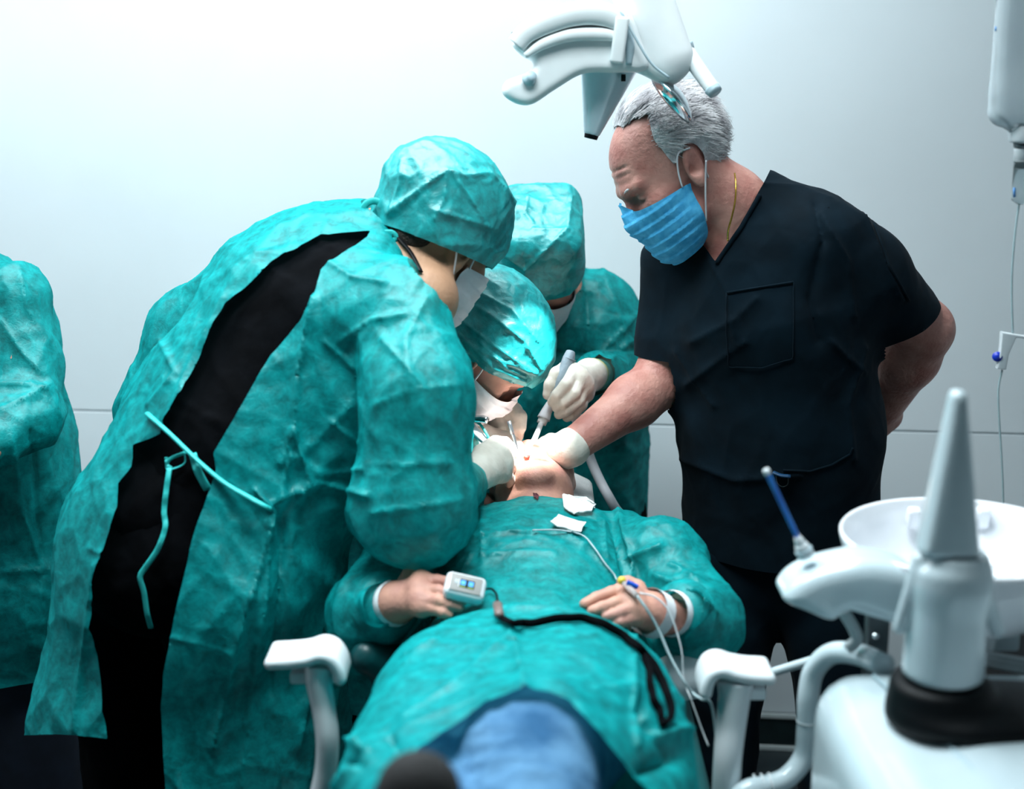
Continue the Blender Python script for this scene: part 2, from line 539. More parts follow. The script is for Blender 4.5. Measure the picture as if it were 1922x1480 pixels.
TEAL1 = (0.0004, 0.175, 0.180); TEAL2 = (0.0010, 0.46, 0.475)
m_gown = cloth_mat('nonwoven_teal', TEAL1, TEAL2)
m_cap = cloth_mat('nonwoven_cap', TEAL1, TEAL2, see=0.0, transl=0.12, gloss=0.11)
m_tie = cloth_mat('tie_teal', (0.02, 0.5, 0.48), (0.05, 0.62, 0.6), see=0.0, transl=0.2)
m_black = mat('black_cotton', (0.0018, 0.0022, 0.003), rough=0.95, spec=0.05, var=0.3, bump=0.3, bscale=40)
m_navy = mat('navy_scrubs', (0.0022, 0.0085, 0.0145), rough=0.85, spec=0.10, sheen=0.015, var=0.25, vscale=14, bump=0.25, bscale=30)
m_skin = mat('skin_ruddy', (0.44, 0.215, 0.175), rough=0.5, spec=0.35, col2=(0.58, 0.30, 0.22), vscale=26, bump=0.25, bscale=170)
m_skin_old = mat('skin_weathered', (0.43, 0.17, 0.14), rough=0.46, spec=0.4, col2=(0.60, 0.30, 0.245), vscale=22, bump=0.45, bscale=120)
m_skin_tan = mat('skin_tan', (0.36, 0.20, 0.12), rough=0.5, spec=0.35, col2=(0.44, 0.25, 0.155), vscale=24, bump=0.25, bscale=170)
m_glove = mat('latex_glove', (0.66, 0.62, 0.54), rough=0.42, spec=0.4, col2=(0.78, 0.74, 0.66), vscale=35, bump=0.4, bscale=90)
m_glove_y = mat('yellowed_latex', (0.70, 0.60, 0.28), rough=0.42, spec=0.4)
m_mask_blue = mat('mask_blue', (0.055, 0.37, 0.70), rough=0.8, spec=0.2, col2=(0.10, 0.50, 0.82), vscale=90, bump=0.15, bscale=300)
m_mask_white = mat('mask_white', (0.72, 0.72, 0.76), rough=0.8, spec=0.2, var=0.05, bump=0.15, bscale=300)
m_white = mat('white_plastic', (0.70, 0.75, 0.78), rough=0.22, spec=0.5, coat=0.25, var=0.015)
m_white2 = mat('white_lamp_plastic', (0.83, 0.87, 0.88), rough=0.3, spec=0.5, var=0.015)
m_grey = mat('grey_blue_plastic', (0.45, 0.58, 0.64), rough=0.25, spec=0.5, var=0.03)
m_tube = mat('grey_hose', (0.42, 0.48, 0.50), rough=0.4, var=0.06)
m_dark = mat('black_plastic', (0.003, 0.004, 0.005), rough=0.5, spec=0.16, var=0.1)
m_chrome = mat('chrome', (0.8, 0.85, 0.88), rough=0.12, metal=1.0, var=0.03)
m_steel = mat('dark_steel', (0.12, 0.14, 0.15), rough=0.35, metal=0.8, var=0.08)
m_gauze = mat('gauze', (0.82, 0.84, 0.83), rough=0.95, spec=0.1, var=0.05, bump=0.5, bscale=200)
m_tape = mat('medical_tape', (0.80, 0.83, 0.86), rough=0.6, var=0.05)

# ================================================================== the room
m_wall = mat('wall_panel_white', (0.775, 0.855, 0.89), rough=0.28, spec=0.45, var=0.02, vscale=3)
m_joint = mat('panel_joint', (0.50, 0.60, 0.64), rough=0.6, var=0.05)
m_floor = mat('dark_floor', (0.018, 0.026, 0.030), rough=0.35, var=0.3, vscale=8)
m_base = mat('dark_skirting', (0.010, 0.022, 0.024), rough=0.45, var=0.2)
m_strip = mat('pale_strip', (0.62, 0.70, 0.70), rough=0.4, var=0.05)
m_ceil = mat('ceiling_white', (0.75, 0.80, 0.82), rough=0.9, var=0.02)

WA = -0.10                                     # the rear wall turns slightly towards the camera on the right
def wallY(x): return 3.38 + WA * x
wall_ang = math.atan(WA)
Rw = np.array([[math.cos(wall_ang), -math.sin(wall_ang), 0], [math.sin(wall_ang), math.cos(wall_ang), 0], [0, 0, 1]])
def wall_pt(x, z, off=0.0):
    return np.array([x, wallY(x), z]) + Rw @ np.array([0, -off, 0])
def wall_slab(x0, x1, z0, z1, off, th, rad=0.002):
    L = math.hypot(x1 - x0, WA * (x1 - x0))
    c = wall_pt((x0 + x1) / 2, (z0 + z1) / 2, off - th / 2)
    return rbox(c, (L / 2, th / 2, (z1 - z0) / 2), Rw, rad, 1)
SEAM_U = wall_pt(0, 0)
# height of the joint between the two rows of panels, read at its right part
_x = 0.95
for _ in range(8):
    _p = W(1740, 809, wallY(_x)); _x = _p[0]
SEAM_Z = _p[2]
wb = single('wall_back', wall_slab(-2.6, 2.2, 0.0, 2.66, 0.0, 0.06), m_joint, None, None, kind='structure', smooth=False)
wl = np.array(wb.location)
for (x0, x1, z0, z1) in [(-2.6, 2.2, SEAM_Z + 0.002, 2.655), (-2.6, 2.2, 0.1, SEAM_Z - 0.002)]:
    m_ = wall_slab(x0, x1, z0, z1, 0.006, 0.006, 0.0015)
    o = mkobj('panel', m_, m_wall, wl, 'auto'); o.parent = wb
bb = single('baseboard_back', wall_slab(-2.6, 2.2, 0.0, 0.10, 0.014, 0.014, 0.003), m_base, None, None, kind='structure', smooth='auto')
for z0, z1 in ((0.088, 0.102), (0.0, 0.014)):
    o = mkobj('strip', wall_slab(-2.6, 2.2, z0, z1, 0.018, 0.006, 0.002), m_strip, np.array(bb.location), 'auto'); o.parent = bb
single('floor', rbox((-0.2, 1.2, -0.03), (2.5, 2.6, 0.03), None, 0.002, 1), m_floor, None, None, kind='structure', smooth=False)
single('ceiling', rbox((-0.2, 1.2, 2.69), (2.5, 2.6, 0.03), None, 0.002, 1), m_ceil, None, None, kind='structure', smooth=False)
single('wall_left', rbox((-2.63, 1.2, 1.33), (0.03, 2.6, 1.33), None, 0.002, 1), m_wall, None, None, kind='structure', smooth=False)
single('wall_right', rbox((2.23, 1.2, 1.33), (0.03, 2.6, 1.33), None, 0.002, 1), m_wall, None, None, kind='structure', smooth=False)

# ================================================================== building people
def head_sdf(age=0.0, mouth_open=0.0):
    "local: x right, y forward, z up, origin between the ears"
    f = U(ell((0, -0.014, 0.045), (0.077, 0.099, 0.083)), ell((0, 0.022, 0.0), (0.067, 0.072, 0.088)),
          cone((-0.038, 0.03, -0.062), (-0.014, 0.074, -0.092), 0.026, 0.020), cone((0.038, 0.03, -0.062), (0.014, 0.074, -0.092), 0.026, 0.020),
          ell((0, 0.045, -0.055), (0.048, 0.048, 0.045)), k=0.03)
    f = U(f, ell((0, 0.082, -0.095 - 0.018 * mouth_open), (0.02, 0.016, 0.016)), k=0.02)
    for s in (-1, 1):
        f = U(f, ell((s * 0.047, 0.058, -0.014), (0.020, 0.024, 0.018)), k=0.02)                 # cheekbone
        f = U(f, cone((s * 0.012, 0.090, 0.026), (s * 0.046, 0.074, 0.028), 0.0095, 0.0075), k=0.014)    # brow
    for s in (-1, 1):
        f = SUB(f, ell((s * 0.032, 0.098, 0.008), (0.019, 0.016, 0.011)), 0.014)                 # eye socket
        f = U(f, ell((s * 0.032, 0.0735, 0.005), (0.0135, 0.0128, 0.0115)), k=0.003)             # lid over the eye
        f = SUB(f, cone((s * 0.020, 0.088, 0.0012), (s * 0.044, 0.082, 0.0005), 0.0016), 0.002)   # lash line
    nose = U(cone((0, 0.089, 0.016), (0, 0.108, -0.026), 0.0075, 0.0105), ell((0.011, 0.099, -0.031), (0.008, 0.011, 0.008)), ell((-0.011, 0.099, -0.031), (0.008, 0.011, 0.008)), k=0.008)
    f = U(f, nose, k=0.008)
    f = SUB(f, U(ell((0.0065, 0.106, -0.039), (0.004, 0.006, 0.004)), ell((-0.0065, 0.106, -0.039), (0.004, 0.006, 0.004))), 0.003)
    mo = 0.012 * mouth_open
    f = U(f, cone((-0.018, 0.084, -0.055 + mo * .3), (0.018, 0.084, -0.055 + mo * .3), 0.007), cone((-0.016, 0.084, -0.066 - mo), (0.016, 0.084, -0.066 - mo), 0.0075), k=0.008)
    f = SUB(f, ell((0, 0.095, -0.0605 - mo * .4), (0.024, 0.03, 0.0022 + mo)), 0.003)
    if age:
        for s in (-1, 1):
            for i in range(3): f = SUB(f, cone((s * 0.004, 0.1015 - 0.007 * i, 0.044 + 0.011 * i), (s * 0.045, 0.0815 - 0.006 * i, 0.041 + 0.011 * i), 0.0012), 0.005)
            f = U(f, cone((s * 0.022, 0.0885, -0.012), (s * 0.044, 0.078, -0.008), 0.0035), k=0.006)
    for s in (-1, 1):                                                                            # ears
        c = np.array([s * 0.077, -0.008, 0.0]); R = basis((s * 0.42, 1, 0.18), (s * 0.12, -0.22, 1))
        e = U(ell(c, (0.0075, 0.020, 0.032), R), ell(c + (0, 0.006, -0.026), (0.007, 0.010, 0.011), R), k=0.01)
        e = SUB(e, ell(c + R @ np.array([s * 0.009, 0.003, 0.004]), (0.0065, 0.0125, 0.021), R), 0.004)
        e = SUB(e, ell(c + R @ np.array([s * 0.003, 0.008, -0.006]), (0.006, 0.007, 0.009), R), 0.004)
        f = U(f, e, k=0.006)
    return f
def neck_local(): return U(cone((0, -0.028, -0.03), (0, -0.045, -0.13), 0.056, 0.058), k=0.01)
def skin_arm(sh, el, wr, s=1.0):
    sh, el, wr = (np.asarray(p, float) for p in (sh, el, wr))
    m = el + (wr - el) * 0.28
    return U(cone(sh, sh + (el - sh) * 0.5, 0.055 * s, 0.048 * s), cone(sh + (el - sh) * 0.5, el, 0.048 * s, 0.041 * s), cone(el, m, 0.042 * s, 0.044 * s), cone(m, wr, 0.044 * s, 0.0285 * s), k=0.025)
def hand_sdf(wr, fwd, n, hs=1, curls=None, spread=0.10, thumb=(0.75, 0.62, 0.25), tcurl=(0.3, 0.35), s=1.0, grow=0.0, fore=None):
    wr = np.asarray(wr, float); f = nrm(fwd); n = np.asarray(n, float); n = nrm(n - f * (n @ f)); sd = np.cross(f, n) * hs
    curls = curls or [(0.15, 0.25, 0.2)] * 4
    g = grow
    palm = U(cone(wr + f * 0.016 * s, wr + f * 0.070 * s, 0.030 * s + g, 0.042 * s + g, (n, 2.15)), cone(wr + f * 0.03 * s + sd * 0.022 * s, wr + f * 0.055 * s + sd * 0.03 * s + n * 0.006, 0.014 * s + g, 0.013 * s + g), k=0.014)
    palm = U(palm, cone(wr - f * 0.03 * s if fore is None else fore, wr + f * 0.02 * s, 0.0275 * s + g, 0.026 * s + g, (n, 1.25)), k=0.02)
    fs = []
    L = (0.074, 0.083, 0.077, 0.060); lat = (0.031, 0.0105, -0.0105, -0.0305); fb = (0.083, 0.089, 0.085, 0.076)
    rr = ((0.0098, 0.0090, 0.0083, 0.0072), (0.0100, 0.0092, 0.0085, 0.0074), (0.0096, 0.0088, 0.0081, 0.0070), (0.0086, 0.0078, 0.0072, 0.0064))
    tips = []
    for i in range(4):
        b = wr + (f * fb[i] + sd * lat[i]) * s
        a = 0; p = b; pts = [b - f * 0.012 * s]; sp = spread * (1.5, 0.5, -0.5, -1.5)[i]
        f0 = nrm(f * math.cos(sp) + sd * math.sin(sp)); pts.append(p)
        for j, frac in enumerate((0.46, 0.30, 0.24)):
            a += curls[i][j]
            p = p + (f0 * math.cos(a) + n * math.sin(a)) * L[i] * frac * s; pts.append(p)
        r = [rr[i][0] * s + g] + [x * s + g for x in rr[i]]
        fs.append(chain(pts, r, k=0.004)); tips.append(p)
    t0 = wr + (f * 0.026 + sd * 0.026) * s; td = nrm(f * thumb[0] + sd * thumb[1] + n * thumb[2])
    t1 = t0 + td * 0.036 * s; ta = tcurl[0]; inn = nrm(-sd * 0.6 + f * 0.3 + n * 0.5)
    t2 = t1 + nrm(td * math.cos(ta) + inn * math.sin(ta)) * 0.033 * s; ta += tcurl[1]
    t3 = t2 + nrm(td * math.cos(ta) + inn * math.sin(ta)) * 0.024 * s
    th = chain([t0, t1, t2, t3], [0.014 * s + g, 0.0115 * s + g, 0.0102 * s + g, 0.0082 * s + g], k=0.006)
    def fn(p):
        d = fs[0](p)
        for x in fs[1:]: d = np.minimum(d, x(p))
        d = smin(d, palm(p), 0.012)
        return smin(d, th(p), 0.010)
    return fn
def hand_px(wr, kn, fingers, thumb, g=0.0, s=1.0, fore=None):
    "hand laid out by its joints: wrist, four knuckles, three joints per finger, thumb (pixel, pixel, depth)"
    q = lambda p: W(*p)
    w = q(wr); K = [q(k) for k in kn]
    palm = [cone(w, k, 0.021 * s + g, 0.0125 * s + g) for k in K] + [cone(K[i], K[i + 1], 0.0122 * s + g) for i in range(3)]
    pm = U(*palm, k=0.012)
    if fore is not None: pm = U(pm, cone(q(fore), w, 0.030 * s + g, 0.026 * s + g), k=0.02)
    fr = ((0.0100, 0.0094, 0.0088, 0.0078), (0.0103, 0.0097, 0.0090, 0.0080), (0.0099, 0.0092, 0.0086, 0.0076), (0.0089, 0.0082, 0.0077, 0.0069))
    fs = [chain([K[i]] + [q(p) for p in fingers[i]], [r * s + g for r in fr[i]], k=0.003) for i in range(4)]
    tp = [w + (K[0] - w) * 0.35] + [q(p) for p in thumb]
    th = chain(tp, list(np.linspace(0.0150, 0.0088, len(tp)) * s + g), k=0.006)
    def fn(p):
        d = fs[0](p)
        for x in fs[1:]: d = np.minimum(d, x(p))
        d = smin(d, pm(p), 0.008)
        return smin(d, th(p), 0.006)
    allp = [w] + K + [q(p) for f in fingers for p in f] + [q(p) for p in thumb] + ([q(fore)] if fore is not None else [])
    return fn, (np.min(allp, 0) - 0.045, np.max(allp, 0) + 0.045)
def bb(*pts, pad=0.1):
    P = np.array(pts); return P.min(0) - pad, P.max(0) + pad
def hand_mesh(*a, h=0.0024, **k):
    wr = np.asarray(a[0], float); f = nrm(a[1])
    c = wr + f * 0.08
    return mesh_sdf(hand_sdf(*a, **k), c - 0.15, c + 0.15, h)
def head_frame(px, Y, fwd, up): return basis(fwd, up), W(px[0], px[1], Y)
def toL(V, R, t, s=1.0): return ((V - t) @ R) / s
def head_mesh(R, t, s, age=0.0, mouth=0.0, extra=None, h=0.0028, ext=0.2):
    f = LOCAL(U(head_sdf(age, mouth), neck_local(), k=0.02), R, t, s)
    g = f if extra is None else U(f, extra, k=0.02)
    c = t + R @ np.array([0, 0, -0.03]) * s
    return mesh_sdf(g, c - ext, c + ext, h)
def mask_part(th, R, t, s, mat_, white=False, loops=True, pleat=0.0022, top=-0.012, back=0.022):
    "pleated face mask in head coordinates: nose bridge to under the chin"
    f = U(OFF(head_sdf(), 0.006), ell((0, 0.062, -0.045), (0.060, 0.052, 0.066)), ell((0, 0.052, -0.085), (0.042, 0.042, 0.03)), k=0.03)
    lo = np.array([-0.11, -0.03, -0.15]); hi = np.array([0.11, 0.15, 0.06])
    V, Q = mesh_sdf(f, lo, hi, 0.0026)
    V = relax(V, Q, 3)
    # edges: slanting top edge, bottom under the chin, back edges on the cheeks
    x = np.abs(V[:, 0]); y = V[:, 1]; z = V[:, 2]
    ztop = top + 0.024 * np.exp(-(x / 0.020) ** 2) - 0.30 * np.clip(0.06 - y, -1, 1) * 0.5
    sd = np.minimum.reduce([ztop - z, y - (back + 0.16 * np.clip(-(z + 0.055), -1, 1)), z + 0.122 + 0.0 * x, y - 0.012])
    V, Q = clip(V, Q, sd)
    N = normals(V, Q)
    ph = (V[:, 2] + 0.12) / 0.017
    saw = (ph - np.floor(ph))
    V = V + N * (pleat * (saw - 0.5) * np.clip((V[:, 1] - 0.03) / 0.03, 0.15, 1))[:, None]
    V = V + N * (0.0012 * vnoise(V * 60, 3))[:, None]
    Vw = V @ R.T * s + t
    o = th.part('mask', (Vw, Q), mat_)
    tr = lambda p: R @ np.asarray(p, float) * s + t
    # top binding
    if loops:
        for sx in (-1, 1):
            a1 = (sx * 0.070, 0.030, -0.018); a2 = (sx * 0.064, 0.022, -0.088)
            k1 = V[np.argmin(np.linalg.norm(V - a1, axis=1))]; k2 = V[np.argmin(np.linalg.norm(V - a2, axis=1))]
            th.part('ear_loop', tube([tr(k1 + (sx * .001, 0, 0)), tr((sx * 0.081, 0.020, 0.008)), tr((sx * 0.086, 0.004, 0.031)), tr((sx * 0.084, -0.018, 0.026))], 0.0016, 8, 6), m_mask_white, parent=o)
            th.part('ear_loop', tube([tr(k2 + (sx * .001, 0, 0)), tr((sx * 0.079, 0.006, -0.05)), tr((sx * 0.085, -0.012, -0.024)), tr((sx * 0.088, -0.026, -0.006))], 0.0016, 8, 6), m_mask_white, parent=o)
    return o

# ================================================================== person bending over on the left (open-backed gown)
def person_front():
    pel = W(330, 985, 2.16); wst = W(430, 800, 2.20); ch = W(575, 600, 2.27); nk = W(700, 475, 2.31)
    rs = W(742, 585, 2.12); ls = W(490, 525, 2.46); re = W(790, 955, 2.02); rw = W(868, 908, 2.20)
    le = W(290, 775, 2.46); lw = W(370, 880, 2.62)
    t = Thing('person', 'person in a teal gown open at the back over black clothes, bending towards the patient', 'person', (pel[0], pel[1], 0), 'operating team in teal gowns')
    side = nrm(rs - ls); spine = nrm(nk - pel); dep = nrm(np.cross(side, spine))
    fl = (dep, 1.42)
    tors = U(cone(pel, wst, 0.185, 0.165, fl), cone(wst, ch, 0.165, 0.185, fl), cone(ch, nk, 0.185, 0.075, fl), cone(ls + (0.03, 0, 0), rs - (0.03, 0, 0), 0.062, 0.062), k=0.06)
    foot = lambda p, u, Y: np.array([p, Y, 0.09])
    lh = W(255, 1010, 2.25); rh = W(405, 1030, 2.14)
    lk = W(235, 1300, 2.26); rk = W(420, 1330, 2.06)
    lf = np.array([lk[0] - 0.01, 2.28, 0.05]); rf = np.array([rk[0] + 0.02, 2.10, 0.05])
    legs = U(U(cone(lh, lk, 0.105, 0.085), cone(lk, lf, 0.085, 0.07), k=0.03), U(cone(rh, rk, 0.105, 0.085), cone(rk, rf, 0.085, 0.07), k=0.03), k=0.03)
    # black shirt and trousers
    V, Q = mesh_sdf(tors, *bb(pel, nk, rs, ls, pad=0.24), 0.008)
    V = crumple(V, Q, 0.003, 9, 3, soft=0.01)
    V = creases(V, Q, [([(505, 500), (545, 530)], 8, 0.004), ([(330, 745), (420, 800)], 10, 0.004), ([(330, 900), (385, 890)], 9, 0.005), ([(585, 445), (620, 465), (648, 452)], 6, 0.004)])
    npoly = [(736, 440), (790, 508), (838, 568), (885, 612), (990, 560), (900, 380), (745, 380)]
    V, Q = clip(V, Q, np.clip(-poly_sd(proj(V), npoly), -50, 50))
    shirt = (V, tris(Q))
    t.part('shirt', (V, Q), m_black, label='black shirt showing through the open back')
    V, Q = mesh_sdf(U(legs, cone(pel + (0, 0, 0.05), pel, 0.17, 0.17, fl), k=0.06), (pel[0] - 0.4, 1.85, -0.0), (pel[0] + 0.45, 2.5, pel[2] + 0.25), 0.010)
    V = crumple(V, Q, 0.004, 6, 8, (1, 1, 0.5), 0.012)
    trous = (V, tris(Q))
    t.part('trousers', (V, Q), m_black, label='black trousers')
    for fpt in (lf, rf):
        sh = U(ell(fpt + (0.03, 0.04, -0.005), (0.05, 0.10, 0.045), basis((0.5, 1, 0), (0, 0, 1))), k=0.01)
        V, Q = mesh_sdf(AND(sh, half((0, 0, 0.0), (0, 0, -1)), 0.005), fpt - (0.15, 0.15, 0.06), fpt + (0.2, 0.2, 0.08), 0.006)
        V[:, 2] = np.maximum(V[:, 2], 0)
        t.part('shoe', (V, Q), m_dark)
    # gown
    g = OFF(tors, 0.018)
    hem = W(330, 1480, 2.15)
    sk = U(cone(wst + (0.01, 0, -0.02), W(385, 1060, 2.15), 0.205, 0.235, (dep, 1.35)), cone(W(385, 1060, 2.15), W(360, 1400, 2.13), 0.235, 0.255, ((0, 1, 0), 1.35)), cone(W(360, 1400, 2.13), W(352, 1560, 2.13), 0.255, 0.265, ((0, 1, 0), 1.35)), k=0.05)
    flap = cone(W(195, 1000, 2.22), W(145, 1345, 2.2), 0.05, 0.075, ((0.3, 1, 0), 1.5))
    slv_r = U(cone(rs, W(782, 740, 2.03), 0.088, 0.080), cone(W(782, 740, 2.03), W(772, 940, 2.0), 0.080, 0.086), cone(W(772, 950, 2.0), rw, 0.088, 0.045), k=0.04)
    slv_l = U(cone(ls, W(372, 640, 2.5), 0.085, 0.085), cone(W(372, 640, 2.5), le, 0.085, 0.068), cone(le, lw, 0.068, 0.05), k=0.05)
    # belly fold hanging in front of the waist
    sag = cone(W(640, 760, 2.16), W(600, 900, 2.14), 0.12, 0.10)
    G = U(U(g, sk, sag, k=0.05), slv_l, flap, k=0.04)
    G = U(G, slv_r, k=0.008)
    lo, hi = bb(pel, nk, rs, ls, re, le, pad=0.34); lo[2] = 0.45
    V, Q = mesh_sdf(G, lo, hi, 0.0046)
    P = proj(V); N = normals(V, Q); fc = facing(V, N)
    back = [(697, 428), (600, 436), (505, 488), (425, 568), (383, 650), (340, 730), (303, 795), (298, 812), (246, 832), (240, 872), (216, 905), (214, 950), (190, 1030), (170, 1100), (168, 1180), (185, 1290), (203, 1396), (140, 1378), (-60, 1380), (-60, 1500), (310, 1500), (305, 1400), (302, 1330), (307, 1262), (320, 1180), (335, 1110), (362, 1000), (392, 915), (402, 880), (398, 850), (440, 780), (462, 742), (505, 668), (560, 600), (590, 545), (600, 500), (650, 465), (690, 440)]
    nb = dep if dep[1] < 0 else -dep
    sd = -poly_sd(P, back)
    sd = np.where((V - ch) @ np.array([-0.35, -1, 0.1]) > -0.10, sd, 60)           # only the rear panel is open
    sd = np.where((P[:, 0] < 207), np.minimum(sd, 1378 + 0.12 * np.abs(P[:, 0] - 130) - P[:, 1]), sd)
    sd = np.minimum(sd, (V[:, 2] - 0.47) * 1000)
    # neck opening
    hd = W(770, 455, 2.32)
    sd = np.minimum(sd, (np.linalg.norm(V - (nk + (0.03, 0, 0.02)), axis=1) - 0.085) * 1000 + 0)
    sd = np.minimum(sd, -poly_sd(P, npoly))
    # sleeve ends
    sd = np.minimum(sd, ((rw - V) @ nrm(rw - re) + 0.0 + 1e3 * (np.linalg.norm(V - rw, axis=1) > 0.13)) * 1000)
    V, Q = clip(V, Q, np.clip(sd, -50, 50))
    V = crumple(V, Q, 0.0055, 7.5, 21, (1, 1, 0.75), 0.012)
    V = creases(V, Q, [
        ([(640, 640), (700, 600), (760, 590)], 9, 0.006),
        ([(525, 868), (552, 800), (560, 690), (592, 560)], 9, 0.012), ([(545, 850), (530, 900), (525, 960)], 8, 0.010), ([(552, 810), (580, 900), (560, 930)], 8, 0.010), ([(610, 640), (665, 690)], 7, 0.007), ([(620, 790), (670, 830)], 7, 0.006), ([(560, 860), (600, 890), (680, 880)], 7, 0.006),
        ([(480, 920), (510, 960), (480, 1080), (430, 1250), (400, 1400)], 14, 0.014), ([(505, 960), (500, 1100), (470, 1300), (455, 1480)], 10, 0.008),
        ([(530, 960), (528, 1120), (510, 1300)], 12, -0.012), ([(690, 930), (600, 905), (500, 945)], 9, 0.010),
        ([(700, 962), (780, 952), (868, 938)], 7, 0.004), ([(690, 870), (760, 872), (850, 868)], 7, 0.0025), ([(705, 760), (760, 735), (860, 722)], 7, 0.003), ([(715, 930), (710, 1010)], 5, 0.003),
        ([(660, 760), (590, 830), (540, 870)], 8, 0.006), ([(720, 640), (790, 720), (800, 850)], 9, 0.005),
        ([(600, 480), (660, 520), (720, 530)], 8, 0.006), ([(800, 560), (760, 640), (770, 720)], 9, 0.006),
        ([(170, 1030), (235, 1055)], 5, 0.004), ([(180, 1060), (140, 1370)], 9, 0.008), ([(316, 1195), (430, 1222)], 5, 0.004),
        ([(420, 560), (360, 680), (310, 790)], 10, 0.007), ([(300, 640), (330, 700), (280, 760)], 8, 0.006), ([(640, 1060), (600, 1180), (560, 1400)], 9, 0.008)])
    gw = t.part('gown', (V, Q), m_gown, label='thin teal nonwoven gown tied at the back')
    # folded edges of the opening, waist tie with a knot and loose ends
    t.part('gown_lining', thicken(quadpatch(W(246, 842, 2.60), W(300, 850, 2.58), W(250, 1000, 2.56), W(166, 962, 2.58), 10, 14, lambda a, b: np.array([0.006 * math.sin(9 * b), 0.01 * math.sin(7 * a + 5 * b), 0])), 0.001), cloth_mat('pale_blue_lining', (0.12, 0.42, 0.52), (0.3, 0.62, 0.72), see=0.25), label='pale blue inner panel hanging behind the gown edge')
    AVQ = joinm((V, tris(Q)), shirt, trous)
    def onto(pts, off=0.009, taut=False):
        px = catmull([np.array(p, float) for p in pts], 4)
        Y = np.array([p[1] for p in on_surf(AVQ, px, 0.0)])
        if taut:
            l = np.linspace(Y[0], Y[-1], len(Y)); Y = np.minimum(l, l + (Y - l).min() * np.sin(np.linspace(0, math.pi, len(Y))) ** 0.5)
        else:
            e = np.r_[Y[:1], Y[:1], Y, Y[-1:], Y[-1:]]; Y = np.min([e[k:k + len(Y)] for k in range(5)], 0)
        return [W(u, v, y - off) for (u, v), y in zip(px, Y)]
    tie = t.part('waist_tie', tube(onto([(276, 776), (320, 815), (372, 865), (420, 905), (470, 935), (508, 955)], 0.006, True), [0.0046, 0.0040, 0.0040, 0.0042, 0.005, 0.004], 8, 4, 0.7), m_tie, parent=gw)
    for pts, w in (([(350, 848), (318, 862), (316, 880), (345, 870), (346, 848)], 0.0026), ([(312, 858), (314, 872), (322, 878)], 0.0026),
                   ([(318, 878), (312, 920), (308, 960), (310, 990), (296, 1030), (276, 1060), (263, 1082), (270, 1110), (276, 1150), (283, 1178)], 0.0042),
                   ([(362, 852), (372, 885), (390, 918)], 0.0062)):
        t.part('tie_end', tube(onto(pts), w, 8, 2, 0.35, up=(0, 1, 0)), m_tie, parent=gw)
    t.part('neck_tie', tube([W(u, v, 2.26) for u, v in [(724, 396), (708, 378), (688, 382), (678, 405), (682, 430), (700, 436)]], 0.0056, 8, 6, 0.35, up=(0, 1, 0)), m_tie, parent=gw)
    t.part('neck_tie', tube([W(u, v, 2.22) for u, v in [(690, 428), (712, 436), (735, 436), (744, 446), (732, 452), (705, 444)]], 0.0042, 8, 6, 0.35, up=(0, 1, 0)), m_tie, parent=gw)
    # head
    R, o = head_frame((814, 450), 2.31, (0.57, 0.58, -0.58), (0.42, 0.25, 0.86)); s = 1.04
    hm = head_mesh(R, o, s, extra=U(cone(o + R @ np.array([0, -0.04, -0.09]), nk + (0.02, 0, 0), 0.060, 0.072), cone(nk + (0.02, 0, 0), W(790, 560, 2.22), 0.072, 0.06), k=0.02), ext=0.24)
    tb_ = mesh_sdf(OFF(tors, -0.012), *bb(pel, nk, rs, ls, pad=0.2), 0.014)
    hargs = ((868, 908, 2.20), [(925, 840, 2.33), (938, 852, 2.32), (944, 868, 2.315), (942, 888, 2.31)],
             [[(944, 834, 2.37), (957, 840, 2.40), (964, 850, 2.41)], [(954, 850, 2.36), (963, 856, 2.385), (966, 864, 2.39)], [(956, 870, 2.35), (960, 878, 2.37), (960, 886, 2.375)], [(952, 892, 2.34), (957, 900, 2.36), (956, 906, 2.365)]],
             [(905, 850, 2.30), (930, 832, 2.37), (948, 830, 2.41)])
    hf_, hb_ = hand_px(*hargs, fore=(850, 925, 2.14)); hs = mesh_sdf(hf_, *hb_, 0.004)
    ar = mesh_sdf(U(skin_arm(rs, re, rw, 0.95), skin_arm(ls, le, lw, 0.95), k=0.001), *bb(rs, re, rw, ls, le, lw, pad=0.08), 0.009)
    t.part('body', joinm(hm, tb_, ar, hs), m_skin_tan, label='tanned head and neck')
    # short dark hair under the cap
    hf = LOCAL(AND(OFF(ell((0, -0.014, 0.045), (0.077, 0.099, 0.083)), 0.003), half((0, -0.0, -0.012), (0, 0.25, -1)), 0.004), R, o, s)
    hv = mesh_sdf(U(hf, LOCAL(ell((0.0, -0.060, -0.018), (0.058, 0.040, 0.045)), R, o, s), k=0.01), o - 0.17, o + 0.17, 0.004)
    t.part('hair', hv, mat('dark_cropped_hair', (0.02, 0.014, 0.010), rough=0.8, var=0.5, vscale=200, bump=0.8, bscale=350), label='short dark hair at the nape')
    # cap
    cf = U(ell((0, -0.012, 0.066), (0.094, 0.118, 0.090)), ell((0, -0.075, 0.055), (0.06, 0.06, 0.055)), ell((0, 0.05, 0.045), (0.075, 0.065, 0.045)), ell((0, -0.006, 0.005), (0.096, 0.108, 0.085)), k=0.03)
    cap_of(t, cf, R, o, s, lambda L: L[:, 2] - (-0.010 + 0.22 * L[:, 1]), 31,
           [([(730, 400), (800, 345), (838, 320), (870, 330), (920, 325), (965, 380)], 6, 0.006), ([(838, 322), (835, 370), (815, 410)], 5, 0.005), ([(815, 395), (870, 410), (915, 425)], 5, 0.005), ([(848, 325), (880, 370), (905, 410)], 5, 0.005), ([(755, 300), (750, 350), (735, 390)], 6, 0.005), ([(940, 340), (955, 390), (930, 430)], 5, 0.004)], 0.005)
    mask_part(t, R, o, s, m_mask_white)
